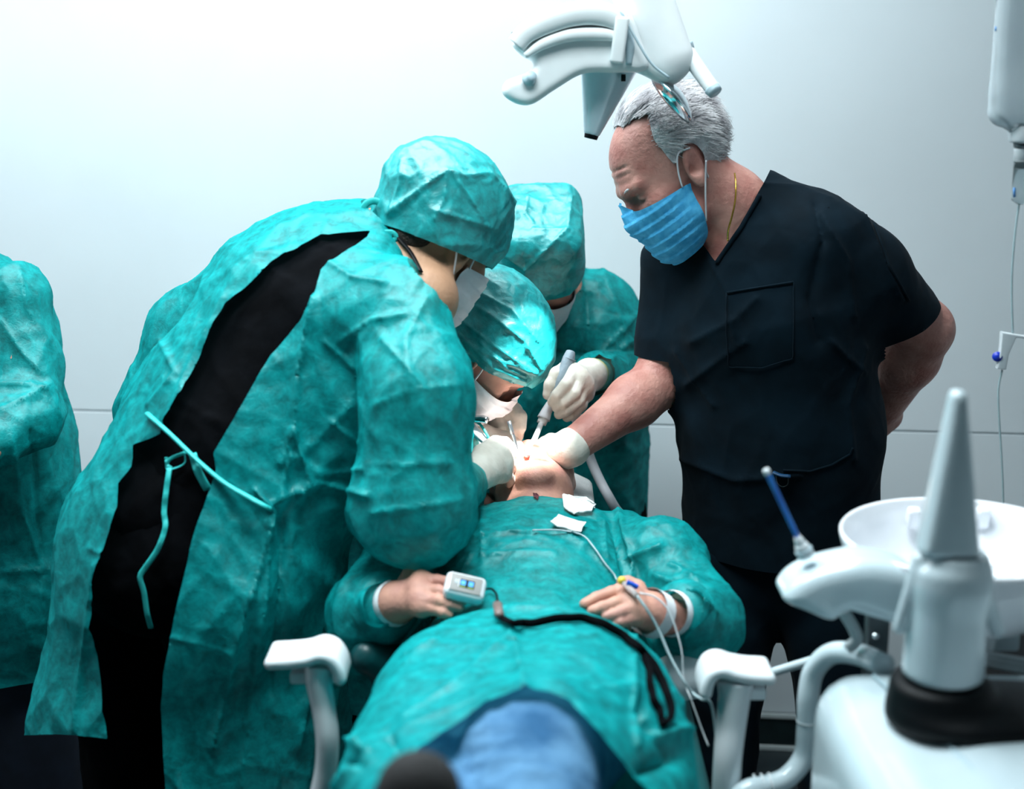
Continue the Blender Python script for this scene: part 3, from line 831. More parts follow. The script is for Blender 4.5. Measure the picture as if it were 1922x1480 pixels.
    # black lanyard cord round the neck
    t.part('neck_cord', tube(on_surf(hm, [(748, 448), (756, 458), (768, 472), (779, 490), (790, 512)], 0.003), 0.0042, 8, 6, 0.5), m_dark, label='black cord at the neck')
    # gloved right hand pressing on the patient's jaw
    hf_, hb_ = hand_px(*hargs, g=0.0022, fore=(850, 925, 2.14)); gl = mesh_sdf(hf_, *hb_, 0.0026)
    t.part('glove', gl, m_glove, label='pale latex glove on the right hand')
    gl2 = hand_mesh(lw, (0.5, 0.5, -0.5), (0.3, 0.2, -0.9), hs=1, grow=0.0018)
    t.part('glove', gl2, m_glove)
    return t

def cap_of(t, cf, R, o, s, keep, seed, lines, amp=0.004, band=True):
    V, Q = mesh_sdf(LOCAL(cf, R, o, s), o - 0.22 * s, o + 0.22 * s, 0.0034)
    L = toL(V, R, o, s)
    V, Q = clip(V, Q, np.clip(keep(L), -0.05, 0.05))
    V = crumple(V, Q, amp * 0.6, 16, seed, (1, 1, 1), 0.009)
    V = creases(V, Q, lines)
    return t.part('cap', (V, Q), m_cap, label='teal nonwoven surgical cap')

# ================================================================== surgeon behind, looking into the mouth
def person_surgeon():
    pel = W(700, 1000, 2.78); wst = W(740, 880, 2.76); ch = W(800, 720, 2.70); nk = W(850, 640, 2.62)
    rs = W(835, 680, 2.48); ls = W(800, 640, 2.85); re = W(800, 860, 2.42); rw = W(880, 815, 2.46); le = W(900, 800, 2.75); lw = W(914, 732, 2.61)
    t = Thing('person', 'person in teal cap lit by the lamp, leaning closest to the patient with instruments', 'person', (pel[0], pel[1], 0), 'operating team in teal gowns')
    side = nrm(rs - ls); dep = nrm(np.cross(side, nrm(nk - pel))); fl = (dep, 1.4)
    tors = U(cone(pel, wst, 0.17, 0.155, fl), cone(wst, ch, 0.155, 0.17, fl), cone(ch, nk, 0.17, 0.07, fl), cone(ls, rs, 0.06), k=0.06)
    legs = U(cone(pel + (-0.08, 0, 0), (pel[0] - 0.1, pel[1], 0.06), 0.1, 0.07), cone(pel + (0.08, 0, 0), (pel[0] + 0.1, pel[1], 0.06), 0.1, 0.07), k=0.03)
    V, Q = mesh_sdf(U(legs, cone(pel + (0, 0, 0.04), pel, 0.16, 0.16, fl), k=0.05), (pel[0] - 0.3, pel[1] - 0.25, -0.02), (pel[0] + 0.3, pel[1] + 0.25, pel[2] + 0.2), 0.014)
    V[:, 2] = np.maximum(V[:, 2], 0.0)
    t.part('trousers', (V, Q), m_black)
    G = U(OFF(tors, 0.02), cone(wst, W(700, 1350, 2.75), 0.2, 0.24, ((0, 1, 0), 1.3)), cone(rs, re, 0.085, 0.075), cone(re, rw, 0.075, 0.045), cone(ls, le, 0.085, 0.07), cone(le, lw, 0.065, 0.042), k=0.035)
    lo, hi = bb(pel, nk, rs, ls, re, le, lw, pad=0.28); lo[2] = 0.4
    V, Q = mesh_sdf(G, lo, hi, 0.007)
    sd = np.minimum((V[:, 2] - 0.45) * 1000, (np.linalg.norm(V - (nk + (0.03, -0.02, 0.02)), axis=1) - 0.075) * 1000)
    for e, w in ((re, rw), (le, lw)):
        sd = np.minimum(sd, ((w - V) @ nrm(w - e) + 1e3 * (np.linalg.norm(V - w, axis=1) > 0.12)) * 1000)
    V, Q = clip(V, Q, np.clip(sd, -50, 50))
    V = crumple(V, Q, 0.006, 8, 5, soft=0.012)
    t.part('gown', (V, Q), m_gown)
    R, o = head_frame((896, 653), 2.47, (0.60, 0.02, -0.80), (0.72, -0.12, 0.62)); s = 1.02
    hm = head_mesh(R, o, s, extra=U(cone(o + R @ np.array([0, -0.04, -0.09]), nk, 0.055, 0.06), k=0.02))
    tb_ = mesh_sdf(OFF(tors, -0.012), *bb(pel, nk, rs, ls, pad=0.2), 0.014)
    ar = mesh_sdf(U(skin_arm(rs, re, rw, 0.9), skin_arm(ls, le, lw, 0.9), k=0.001), *bb(rs, re, rw, ls, le, lw, pad=0.08), 0.010)
    ra = (rw, (0.75, 0.1, -0.35), (0.2, 0.45, -0.8)); la = None
    hargs = ((922, 738, 2.590), [(964, 772, 2.530), (951, 779, 2.520), (938, 786, 2.520), (927, 792, 2.530)],
             [[(976, 796, 2.505), (971, 818, 2.495), (966, 829, 2.495)], [(962, 802, 2.495), (959, 822, 2.490), (957, 833, 2.495)], [(942, 808, 2.495), (944, 824, 2.490), (947, 833, 2.495)], [(927, 808, 2.510), (930, 821, 2.505), (933, 829, 2.510)]],
             [(955, 760, 2.520), (975, 782, 2.500), (977, 802, 2.490)])
    hf_, hb_ = hand_px(*hargs, fore=(908, 722, 2.63)); hs2 = mesh_sdf(hf_, *hb_, 0.004)
    hs1 = hand_mesh(*ra, hs=-1, h=0.0035, curls=[(0.5, 0.7, 0.5)] * 4)
    t.part('body', joinm(hm, tb_, ar, hs1, hs2), m_skin)
    cf = U(ell((0, -0.012, 0.062), (0.090, 0.116, 0.088)), ell((0, 0.045, 0.05), (0.078, 0.068, 0.05)), ell((0, -0.004, 0.015), (0.090, 0.106, 0.075)), k=0.03)
    cap_of(t, cf, R, o, s, lambda L: L[:, 2] - (0.0 + 0.40 * np.clip(L[:, 1], -0.06, 0.10)), 41,
           [([(870, 560), (920, 590), (985, 640), (1012, 690)], 7, 0.005), ([(865, 600), (930, 650), (1005, 700)], 5, 0.004), ([(862, 625), (925, 690), (985, 715)], 5, 0.004), ([(890, 545), (960, 580), (1010, 640)], 5, 0.004), ([(875, 660), (920, 700), (965, 718)], 4, 0.003), ([(868, 640), (930, 672), (1000, 700)], 4, 0.003), ([(900, 640), (950, 690), (985, 705)], 4, 0.003)], 0.004)
    mask_part(t, R, o, s, m_mask_white)
    t.part('glove', hand_mesh(*ra, hs=-1, curls=[(0.5, 0.7, 0.5)] * 4, grow=0.0018, spread=0.05), m_glove)
    hf_, hb_ = hand_px(*hargs, g=0.002, fore=(908, 722, 2.63))
    t.part('glove', mesh_sdf(hf_, *hb_, 0.0026), m_glove)
    return t, ra, la

# ================================================================== assistant with the suction, at the wall
def person_assistant():
    pel = W(1060, 960, 3.02); wst = W(1062, 860, 3.02); ch = W(1060, 690, 3.0); nk = W(1035, 545, 2.96)
    rs = W(925, 610, 2.98); ls = W(1135, 575, 3.0); re = W(910, 790, 2.9); rw = W(955, 860, 2.66)
    le = W(1152, 712, 2.93); lw = W(1112, 706, 2.68)
    t = Thing('person', 'person in a square-cornered teal cap standing at the wall with the suction handpiece', 'person', (pel[0], pel[1], 0), 'operating team in teal gowns')
    fl = ((0.1, 1, 0), 1.45)
    tors = U(cone(pel, wst, 0.17, 0.16, fl), cone(wst, ch, 0.16, 0.18, fl), cone(ch, nk, 0.18, 0.07, fl), cone(rs, ls, 0.06), k=0.06)
    legs = U(cone(pel + (-0.08, 0, 0), (pel[0] - 0.1, pel[1], 0.06), 0.1, 0.07), cone(pel + (0.08, 0, 0), (pel[0] + 0.1, pel[1], 0.06), 0.1, 0.07), k=0.03)
    V, Q = mesh_sdf(U(legs, cone(pel + (0, 0, 0.04), pel, 0.16, 0.16, fl), k=0.05), (pel[0] - 0.3, pel[1] - 0.22, -0.02), (pel[0] + 0.3, pel[1] + 0.2, pel[2] + 0.2), 0.014)
    V[:, 2] = np.maximum(V[:, 2], 0.0)
    t.part('trousers', (V, Q), m_black)
    slv = U(cone(ls + (-0.01, 0, 0), W(1152, 640, 2.97), 0.066, 0.062), cone(W(1152, 640, 2.97), le, 0.062, 0.058), cone(le, lw, 0.058, 0.045), k=0.04)
    G = U(OFF(tors, 0.012), cone(wst, W(1056, 1300, 3.0), 0.165, 0.14, ((0, 1, 0), 1.2)), cone(rs, re, 0.085, 0.075), cone(re, rw, 0.07, 0.042), k=0.05)
    G = U(G, slv, k=0.015)
    lo, hi = bb(pel, nk, rs, ls, re, le, lw, pad=0.24); lo[2] = 0.4
    V, Q = mesh_sdf(G, lo, hi, 0.0055)
    sd = np.minimum((V[:, 2] - 0.45) * 1000, (np.linalg.norm(V - (nk + (0, -0.02, 0.03)), axis=1) - 0.07) * 1000)
    for e, w in ((re, rw), (le, lw)):
        sd = np.minimum(sd, ((w - V) @ nrm(w - e) + 1e3 * (np.linalg.norm(V - w, axis=1) > 0.12)) * 1000)
    V, Q = clip(V, Q, np.clip(sd, -50, 50))
    V = crumple(V, Q, 0.0055, 8, 15, soft=0.012)
    V = creases(V, Q, [([(1100, 500), (1105, 600), (1095, 700)], 12, -0.012), ([(1195, 590), (1150, 640), (1120, 670)], 8, 0.008), ([(1185, 640), (1140, 680)], 7, 0.007), ([(1070, 520), (1065, 640)], 6, 0.006), ([(1130, 500), (1160, 580), (1180, 680)], 8, 0.006), ([(1090, 690), (1150, 720), (1190, 700)], 8, 0.008), ([(1040, 660), (1100, 665), (1190, 655)], 8, -0.008)])
    t.part('gown', (V, Q), m_gown)
    R, o = head_frame((1008, 500), 2.86, (0.02, -0.72, -0.72), (0.03, -0.55, 0.80)); s = 1.0
    hm = head_mesh(R, o, s, extra=U(cone(o + R @ np.array([0, -0.04, -0.09]), nk, 0.055, 0.06), k=0.02))
    tb_ = mesh_sdf(OFF(tors, -0.012), *bb(pel, nk, rs, ls, pad=0.2), 0.014)
    ar = mesh_sdf(U(skin_arm(rs, re, rw, 0.9), skin_arm(ls, le, lw, 0.9), k=0.001), *bb(rs, re, rw, ls, le, lw, pad=0.08), 0.010)
    hargs = ((1106, 704, 2.66), [(1078, 698, 2.585), (1090, 709, 2.58), (1097, 723, 2.585), (1099, 738, 2.60)],
             [[(1062, 722, 2.553), (1045, 742, 2.548), (1037, 754, 2.555)], [(1078, 738, 2.553), (1057, 756, 2.548), (1045, 764, 2.555)], [(1086, 752, 2.56), (1063, 770, 2.553), (1049, 777, 2.56)], [(1092, 760, 2.575), (1077, 777, 2.57), (1064, 783, 2.575)]],
             [(1064, 692, 2.60), (1046, 702, 2.588), (1034, 722, 2.58), (1029, 740, 2.578)])
    ra = (rw, (0.6, -0.5, -0.3), (0.2, 0.2, -0.9))
    hf_, hb_ = hand_px(*hargs, fore=(1125, 703, 2.74)); hs1 = mesh_sdf(hf_, *hb_, 0.004); hs2 = hand_mesh(*ra, hs=-1, h=0.0035)
    t.part('body', joinm(hm, tb_, ar, hs1, hs2), m_skin)
    cf = U(box((0.0, -0.005, 0.085), (0.086, 0.100, 0.085), basis((0, 1, 0.1), (0, -0.1, 1)), 0.045), ell((0, 0.01, 0.05), (0.088, 0.110, 0.07)), cone((0.03, -0.02, 0.14), (0.075, 0.0, 0.165), 0.03, 0.012), k=0.03)
    cap_of(t, cf, R, o, s, lambda L: L[:, 2] - (0.005 + 0.28 * np.clip(L[:, 1], -0.06, 0.12)), 51,
           [([(940, 470), (985, 505), (1065, 430), (1072, 370)], 6, 0.006), ([(985, 505), (988, 538)], 4, 0.004), ([(990, 370), (985, 400), (1000, 420)], 5, 0.005), ([(1000, 430), (1060, 430)], 4, 0.003)], 0.004)
    mask_part(t, R, o, s, m_mask_white)
    hf_, hb_ = hand_px(*hargs, g=0.002, fore=(1120, 703, 2.72))
    t.part('glove', mesh_sdf(hf_, *hb_, 0.0026), m_glove, label='pale latex glove gripping the suction handpiece')
    t.part('glove_cuff', tube([W(1113, 702, 2.69), W(1108, 703, 2.67)], [0.032, 0.031], 20, 3), m_glove_y, label='yellowish rolled glove cuff')
    t.part('glove', hand_mesh(*ra, hs=-1, grow=0.0018), m_glove)
    return t

# ================================================================== grey-haired person in dark scrubs
def person_grey():
    Y0 = 2.52
    pel = W(1462, 985, 2.56); wst = W(1462, 800, 2.54); ch = W(1440, 580, 2.52); nk = W(1395, 400, 2.52)
    rs = W(1285, 500, 2.60); ls = W(1556, 452, 2.46); re = W(1235, 720, 2.56); rw = W(1072, 838, 2.43)
    le = W(1732, 618, 2.56); lw = W(1640, 790, 2.72)
    t = Thing('person', 'grey-haired person in dark navy scrubs with a blue face mask, one arm behind the back', 'person', (pel[0], pel[1], 0))
    fwd = nrm((-0.45, -0.9, 0)); fl = (fwd, 1.35)
    tors = U(cone(pel, wst, 0.172, 0.172, fl), cone(wst, ch, 0.172, 0.168, fl), cone(ch, nk, 0.168, 0.06, fl), cone(rs + (0.03, 0, -0.01), ls - (0.02, 0, 0.01), 0.062, 0.066), cone(W(1415, 392, 2.54), W(1520, 420, 2.50), 0.050, 0.052), k=0.05)
    top = U(OFF(tors, 0.014), cone(pel + (0, 0, 0.02), W(1462, 1050, 2.56), 0.182, 0.186, fl), k=0.03)
    sl_l = U(cone(ls, W(1618, 515, 2.48), 0.072, 0.085), cone(W(1618, 515, 2.48), W(1684, 592, 2.53), 0.085, 0.080), k=0.03)
    sl_r = cone(rs, W(1252, 700, 2.58), 0.080, 0.068)
    noslv = top
    top = U(top, sl_l, sl_r, k=0.045)
    lo, hi = bb(pel, nk, rs, ls, W(1700, 600, 2.5), W(1250, 700, 2.58), pad=0.2)
    V, Q = mesh_sdf(top, lo, hi, 0.005)
    P = proj(V); N = normals(V, Q); fc = facing(V, N)
    vneck = [(1342, 490), (1390, 420), (1436, 338), (1446, 318), (1400, 250), (1300, 280), (1270, 400), (1312, 452)]
    sd = -poly_sd(P, vneck); sd = np.where((fc > -0.2) | (P[:, 1] < 345), sd, 50)
    sd = np.minimum(sd, (V[:, 2] - W(1462, 1045, 2.5)[2]) * 1000)
    al = nrm(W(1684, 592, 2.53) - ls); sd = np.minimum(sd, np.where(((V - ls) @ al > 0.10) & (sl_l(V.astype(np.float32)) < noslv(V.astype(np.float32)) - 0.006), ((W(1684, 592, 2.53) - V) @ nrm(al + np.array([-0.15, 0, -0.3])) + 0.008) * 1000, 50))
    cr = W(1250, 664, 2.58)
    m_ = sl_r(V.astype(np.float32)) < noslv(V.astype(np.float32)) - 0.004
    sd = np.where(m_, np.minimum(sd, (V[:, 2] - cr[2]) * 1000), sd)
    V, Q = clip(V, Q, np.clip(sd, -50, 50))
    V = crumple(V, Q, 0.0035, 6, 61, (1, 1, 0.7), 0.012)
    V = creases(V, Q, [([(1530, 380), (1545, 450), (1520, 560), (1540, 640)], 12, -0.012), ([(1600, 360), (1640, 450), (1690, 560)], 9, 0.008), ([(1540, 400), (1590, 490), (1600, 590)], 10, 0.008),
        ([(1300, 640), (1380, 600), (1420, 560)], 14, 0.008), ([(1290, 720), (1370, 660), (1400, 640)], 12, 0.007), ([(1620, 650), (1590, 760), (1600, 860)], 10, 0.010), ([(1560, 640), (1620, 700)], 9, 0.008),
        ([(1335, 490), (1370, 560), (1380, 640)], 9, 0.006), ([(1430, 345), (1500, 350), (1560, 372)], 6, 0.004), ([(1280, 860), (1380, 900), (1500, 890)], 12, 0.008), ([(1270, 660), (1340, 760)], 10, 0.006)])
    tp = t.part('scrub_top', (V, Q), m_navy, label='dark navy V-neck scrub top')
    # pockets lie on the cloth
    on_cloth = lambda pts, off=0.003: on_surf((V, Q), pts, off)
    t.part('chest_pocket', tube(on_cloth(lerp_poly([(1364, 549), (1420, 540), (1489, 529), (1490, 600), (1488, 672), (1430, 690), (1368, 688), (1364, 620), (1364, 549)], 4), 0.0008), 0.0013, 8, 2), m_navy, parent=tp)
    t.part('pocket_hem', tube(on_cloth(lerp_poly([(1364, 549), (1489, 529)], 8), 0.0008), 0.0020, 8, 3), m_navy, parent=tp)
    t.part('pocket_edge', tube(on_cloth(lerp_poly([(1470, 882), (1520, 884), (1560, 872), (1595, 852), (1600, 840)], 4), 0.001), 0.0022, 8, 3), m_navy, parent=tp)
    t.part('neck_band', tube(on_cloth(lerp_poly([(1345, 494), (1392, 426), (1426, 366)], 6), 0.001), 0.0042, 8, 3), m_navy, parent=tp)
    t.part('sleeve_seam', tube(on_cloth(lerp_poly([(1640, 420), (1670, 500), (1706, 565)], 4), 0.001), 0.0024, 8, 3), m_navy, parent=tp)
    tag = t.part('pocket_tag', tube(on_cloth([(1452, 886), (1466, 890), (1484, 892)], 0.004), 0.006, 8, 3, 0.5), mat('dark_blue_tag', (0.01, 0.05, 0.12), rough=0.4, var=0.2), parent=tp, label='small dark blue clip on the pocket edge')
    t.part('pocket_ring', tube(on_cloth([(1457, 892), (1460, 904), (1469, 910), (1478, 905), (1480, 893)], 0.004), 0.0009, 6, 5), m_steel, parent=tp)
    # trousers
    rk = W(1362, 1290, 2.54); lk = W(1572, 1310, 2.5); rf = np.array([rk[0] + 0.0, 2.56, 0.05]); lf = np.array([lk[0] + 0.02, 2.52, 0.05])
    tr = U(U(cone(pel + (0, 0, 0.02), W(1462, 1010, 2.56), 0.165, 0.172, fl), k=0.02), cone(W(1385, 1040, 2.57), rk, 0.105, 0.072), cone(W(1545, 1040, 2.53), lk, 0.112, 0.080), k=0.025)
    tr = U(tr, cone(rk, rf, 0.072, 0.070), cone(lk, lf, 0.080, 0.075), k=0.02)
    V2, Q2 = mesh_sdf(tr, (rk[0] - 0.2, 2.25, -0.02), (lk[0] + 0.25, 2.85, pel[2] + 0.22), 0.008)
    V2 = crumple(V2, Q2, 0.005, 5, 71, (1, 1, 0.6), 0.014); V2[:, 2] = np.maximum(V2[:, 2], 0.02)
    t.part('trousers', (V2, Q2), m_navy, label='dark navy scrub trousers')
    for fpt in (rf, lf):
        sh = AND(ell(fpt + (-0.03, -0.06, -0.01), (0.05, 0.11, 0.045), basis((-0.4, -1, 0), (0, 0, 1))), half((0, 0, 0.0), (0, 0, -1)), 0.004)
        V3, Q3 = mesh_sdf(sh, fpt - (0.2, 0.25, 0.06), fpt + (0.15, 0.15, 0.08), 0.006); V3[:, 2] = np.maximum(V3[:, 2], 0)
        t.part('shoe', (V3, Q3), m_dark)
    # head, neck, arms
    R, o = head_frame((1266, 322), 2.50, (-0.76, -0.26, -0.60), (-0.60, 0.0, 0.80)); s = 1.04
    nb = o + R @ np.array([0, -0.045, -0.10]) * s
    nkx = U(cone(nb, nk + (-0.01, 0, 0.005), 0.062, 0.058), cone(nk + (-0.01, 0, 0.005), ch + (-0.06, 0.0, 0.08), 0.058, 0.072), k=0.02)
    hm = head_mesh(R, o, s, age=1.0, extra=nkx, ext=0.27)
    tb_ = mesh_sdf(U(OFF(tors, -0.024), nkx, k=0.03), *bb(pel, nk, rs, ls, pad=0.2), 0.010)
    hargs = ((1062, 844, 2.44), [(1028, 836, 2.475), (1024, 844, 2.465), (1022, 854, 2.46), (1025, 865, 2.455)],
             [[(1010, 838, 2.50), (997, 843, 2.51), (990, 848, 2.515)], [(1006, 846, 2.485), (993, 850, 2.495), (985, 854, 2.495)], [(1000, 850, 2.48), (988, 854, 2.485), (980, 857, 2.485)], [(1006, 864, 2.47), (996, 868, 2.475), (990, 871, 2.475)]],
             [(1047, 830, 2.47), (1035, 827, 2.49), (1022, 829, 2.51)])
    hf_, hb_ = hand_px(*hargs, s=1.05)
    am = mesh_sdf(U(skin_arm(rs, re, rw, 1.05), hf_, k=0.02), *bb(rs, re, rw, rw + (-0.2, -0.05, -0.05), pad=0.08), 0.005)
    bm_ = mesh_sdf(U(skin_arm(ls, le, lw, 1.25), hand_sdf(lw, (-0.8, 0.2, -0.4), (0.2, 0.9, 0), hs=-1), k=0.02), *bb(ls, le, lw, lw + (-0.15, 0.05, -0.15), pad=0.09), 0.005)
    t.part('body', joinm(hm, tb_, am, bm_), m_skin_old, label='weathered ruddy skin')
    mask_part(t, R, o, s, m_mask_blue, pleat=0.003)
    hf_, hb_ = hand_px(*hargs, s=1.05, g=0.0022, fore=(1074, 838, 2.432))
    t.part('glove', mesh_sdf(hf_, *hb_, 0.0026), m_glove, label='pale latex glove on the outstretched hand')
    # neck chain
    t.part('necklace', tube([W(u, v, Y) for u, v, Y in [(1379, 325, 2.455), (1381, 345, 2.43), (1380, 375, 2.42), (1374, 405, 2.415), (1367, 432, 2.415), (1366, 452, 2.42)]], 0.0016, 6, 8), mat('gold', (0.75, 0.45, 0.08), rough=0.25, metal=1.0, var=0.1), label='thin gold neck chain')
    # hair: a swept-back shell plus loose strands
    m_hair = mat('white_hair', (0.34, 0.33, 0.35), rough=0.5, spec=0.4, col2=(0.78, 0.77, 0.78), vscale=34, stretch=(1, 1, 1), bump=0.6, bscale=200)
    hair_f = U(OFF(head_sdf(), 0.010), ell((0, -0.02, 0.05), (0.083, 0.102, 0.088)), k=0.01)
    def keep(L):
        x = np.abs(L[:, 0]); y = L[:, 1]; z = L[:, 2]
        line = 0.036 - 0.046 * np.clip((x - 0.030) / 0.035, 0, 1) + 0.030 * np.clip((x - 0.06) / 0.02, 0, 1)   # receding hairline
        a = line - y                                                                                  # behind the hairline
        b = z + 0.045 + 0.25 * np.clip(y + 0.05, -0.1, 0.1)                                            # above the nape
        ear = np.hypot(y + 0.010, (z - 0.002) * 0.8) - 0.030
        ear = np.where(x > 0.05, ear, 1)
        fr = np.where((x > 0.05) & (z < 0.02), (-0.022 - y), 1)
        return np.minimum.reduce([a, b, ear, np.where((x > 0.055) & (z < 0.0) & (y > -0.01), -1, 1.0), fr])
    hl = mesh_sdf(hair_f, (-0.11, -0.14, -0.09), (0.11, 0.12, 0.16), 0.003)
    HV, HQ = clip(hl[0], hl[1], np.clip(keep(hl[0]), -0.02, 0.02))
    HN = normals(HV, HQ)
    HV = HV - HN * (0.0085 * (1 - np.clip(keep(HV) / 0.022, 0, 1)))[:, None]
    ridg = np.sin((HV[:, 0] * 1.0 + HV[:, 2] * 1.2) * 260 + 3 * vnoise(HV * 25, 4)) * 0.0006 + 0.0014 * vnoise(HV * 30 * (1, 0.4, 1), 7)
    HV2 = HV + HN * ridg[:, None]
    rng = np.random.default_rng(5); idx = rng.integers(0, len(HV), 6500)
    sv, sq = [HV2], [tris(HQ)]; nb_ = len(HV2); SV, SQ = [], []
    for i in idx:
        p = HV2[i]; n = HN[i]
        if p[1] > -0.045 and p[2] < 0.045 and abs(p[0]) > 0.04: continue
        d = np.array([0.10 * np.sign(p[0]) + 0.12 * rng.normal(), -0.85, -0.35 + 0.35 * rng.normal()]) if p[2] > 0.06 else np.array([0.05 * rng.normal(), -0.7, -0.75 + 0.2 * rng.normal()])
        d = nrm(d - n * (d @ n) + 0.05 * n * rng.random()); sd_ = np.cross(d, n) * 0.0005
        L_ = 0.016 + 0.022 * rng.random(); p = p + 0.0025 * rng.normal(size=3)
        pts = [p + n * 0.000, p + d * L_ * 0.5 + n * 0.0035, p + d * L_ + n * (0.001 + 0.003 * rng.random())]
        # keep strands on the head curve
        b = nb_ + len(SV)
        SV += [pts[0] - sd_, pts[0] + sd_, pts[1] - sd_, pts[1] + sd_, pts[2]]
        SQ += [(b, b + 1, b + 3), (b, b + 3, b + 2), (b + 2, b + 3, b + 4)]
    HA = np.concatenate([HV2, np.array(SV)]); HT = np.concatenate([tris(HQ), np.array(SQ)])
    t.part('hair', (HA @ R.T * s + o, HT), m_hair, label='short white swept-back hair')
    # thin brows
    for sx in (-1, 1):
        t.part('eyebrow', (lambda m_: (m_[0] @ R.T * s + o, m_[1]))(tube([(sx * 0.012, 0.0985, 0.026), (sx * 0.03, 0.0905, 0.031), (sx * 0.048, 0.0785, 0.027)], [0.0022, 0.0028, 0.0012], 8, 5)), m_hair)
    return t

# ================================================================== person cut by the left edge of the picture
def person_left():
    pel = W(-20, 960, 2.62); wst = W(-25, 830, 2.62); ch = W(-60, 640, 2.62); nk = W(-150, 470, 2.62)
    rs = W(20, 560, 2.50); ls = W(-240, 560, 2.72); re = W(48, 780, 2.40); rw = W(-60, 850, 2.28)
    le = W(-280, 790, 2.6); lw = W(-180, 870, 2.4)
    t = Thing('person', 'person in a knee-length teal gown standing apart, one sleeve bent forward', 'person', (pel[0], pel[1], 0), 'operating team in teal gowns')
    fl = ((0.5, 1, 0), 1.4)
    tors = U(cone(pel, wst, 0.16, 0.15, fl), cone(wst, ch, 0.15, 0.165, fl), cone(ch, nk, 0.165, 0.06, fl), cone(rs, ls, 0.06), k=0.06)
    lf = np.array([pel[0] - 0.1, 2.62, 0.05]); rf = np.array([pel[0] + 0.08, 2.62, 0.05])
    V, Q = mesh_sdf(U(cone(pel, (pel[0] - 0.1, 2.62, 0.05), 0.13, 0.07), cone(pel, (pel[0] + 0.09, 2.62, 0.05), 0.13, 0.075), k=0.03), (pel[0] - 0.35, 2.3, -0.02), (pel[0] + 0.35, 2.95, pel[2] + 0.2), 0.012)
    V[:, 2] = np.maximum(V[:, 2], 0)
    t.part('trousers', (V, Q), mat('dark_trousers', (0.006, 0.012, 0.026), rough=0.85, var=0.2))
    for f_ in (lf, rf):
        V, Q = mesh_sdf(AND(ell(f_ + (0, -0.04, -0.01), (0.05, 0.12, 0.045)), half((0, 0, 0), (0, 0, -1)), 0.004), f_ - (0.1, 0.2, 0.06), f_ + (0.1, 0.15, 0.07), 0.007); V[:, 2] = np.maximum(V[:, 2], 0)
        t.part('shoe', (V, Q), m_dark)
    sl = U(cone(rs, W(50, 690, 2.46), 0.075, 0.068), cone(W(50, 690, 2.46), re, 0.068, 0.066), cone(re, rw, 0.066, 0.05), k=0.03)
    G = U(OFF(tors, 0.012), cone(wst, W(-5, 1100, 2.6), 0.165, 0.19, ((0, 1, 0), 1.3)), cone(W(-5, 1100, 2.6), W(-30, 1330, 2.6), 0.19, 0.185, ((0, 1, 0), 1.3)), cone(ls, le, 0.07, 0.07), cone(le, lw, 0.07, 0.05), k=0.04)
    G = U(G, sl, k=0.015)
    lo, hi = bb(pel, nk, rs, ls, re, rw, le, lw, pad=0.26); lo[2] = 0.35
    V, Q = mesh_sdf(G, lo, hi, 0.0062)
    hz = W(30, 1302, 2.45)[2]
    sd = np.minimum((V[:, 2] - hz) * 1000, (np.linalg.norm(V - (nk + (0, 0, 0.02)), axis=1) - 0.08) * 1000)
    for e, w in ((re, rw), (le, lw)):
        sd = np.minimum(sd, ((w - V) @ nrm(w - e) + 1e3 * (np.linalg.norm(V - w, axis=1) > 0.12)) * 1000)
    V, Q = clip(V, Q, np.clip(sd, -50, 50))
    V = crumple(V, Q, 0.006, 7, 81, (1, 1, 0.75), 0.013)
    V = creases(V, Q, [([(0, 720), (60, 722), (92, 735)], 8, 0.007), ([(0, 600), (40, 660), (80, 700)], 8, 0.006), ([(20, 820), (40, 960), (78, 1060), (80, 1250)], 8, 0.008), ([(60, 810), (70, 960), (82, 1080)], 8, -0.008), ([(0, 1075), (50, 1070), (100, 1070)], 5, 0.005), ([(0, 770), (40, 750), (95, 720)], 7, 0.007), ([(35, 500), (50, 580), (90, 640)], 8, 0.006)])
    t.part('gown', (V, Q), m_gown)
    R, o = head_frame((-190, 330), 2.55, (0.5, -0.3, -0.45), (0.2, 0, 1)); s = 1.0
    hm = head_mesh(R, o, s, extra=U(cone(o + R @ np.array([0, -0.04, -0.09]), nk, 0.055, 0.06), k=0.02), h=0.005)
    tb_ = mesh_sdf(OFF(tors, -0.012), *bb(pel, nk, rs, ls, pad=0.2), 0.014)
    ar = mesh_sdf(U(skin_arm(rs, re, rw, 0.9), skin_arm(ls, le, lw, 0.9), k=0.001), *bb(rs, re, rw, ls, le, lw, pad=0.08), 0.010)
    hs1 = hand_mesh(rw, (-0.8, -0.3, -0.1), (0.2, 0.3, -0.8), hs=1, h=0.004); hs2 = hand_mesh(lw, (0.8, -0.3, -0.1), (0.2, 0.3, -0.8), hs=-1, h=0.004)
    t.part('body', joinm(hm, tb_, ar, hs1, hs2), m_skin)
    cf = U(ell((0, -0.012, 0.062), (0.090, 0.116, 0.088)), ell((0, 0.045, 0.05), (0.078, 0.068, 0.05)), ell((0, -0.004, 0.015), (0.090, 0.106, 0.075)), k=0.03)
    cap_of(t, cf, R, o, s, lambda L: L[:, 2] - (0.0 + 0.30 * np.clip(L[:, 1], -0.06, 0.10)), 43, [], 0.004)
    mask_part(t, R, o, s, m_mask_white, loops=False)
    return t

A_ = person_front()
B_, b_ra, b_la = person_surgeon()
C_ = person_assistant()
D_ = person_grey()
F_ = person_left()

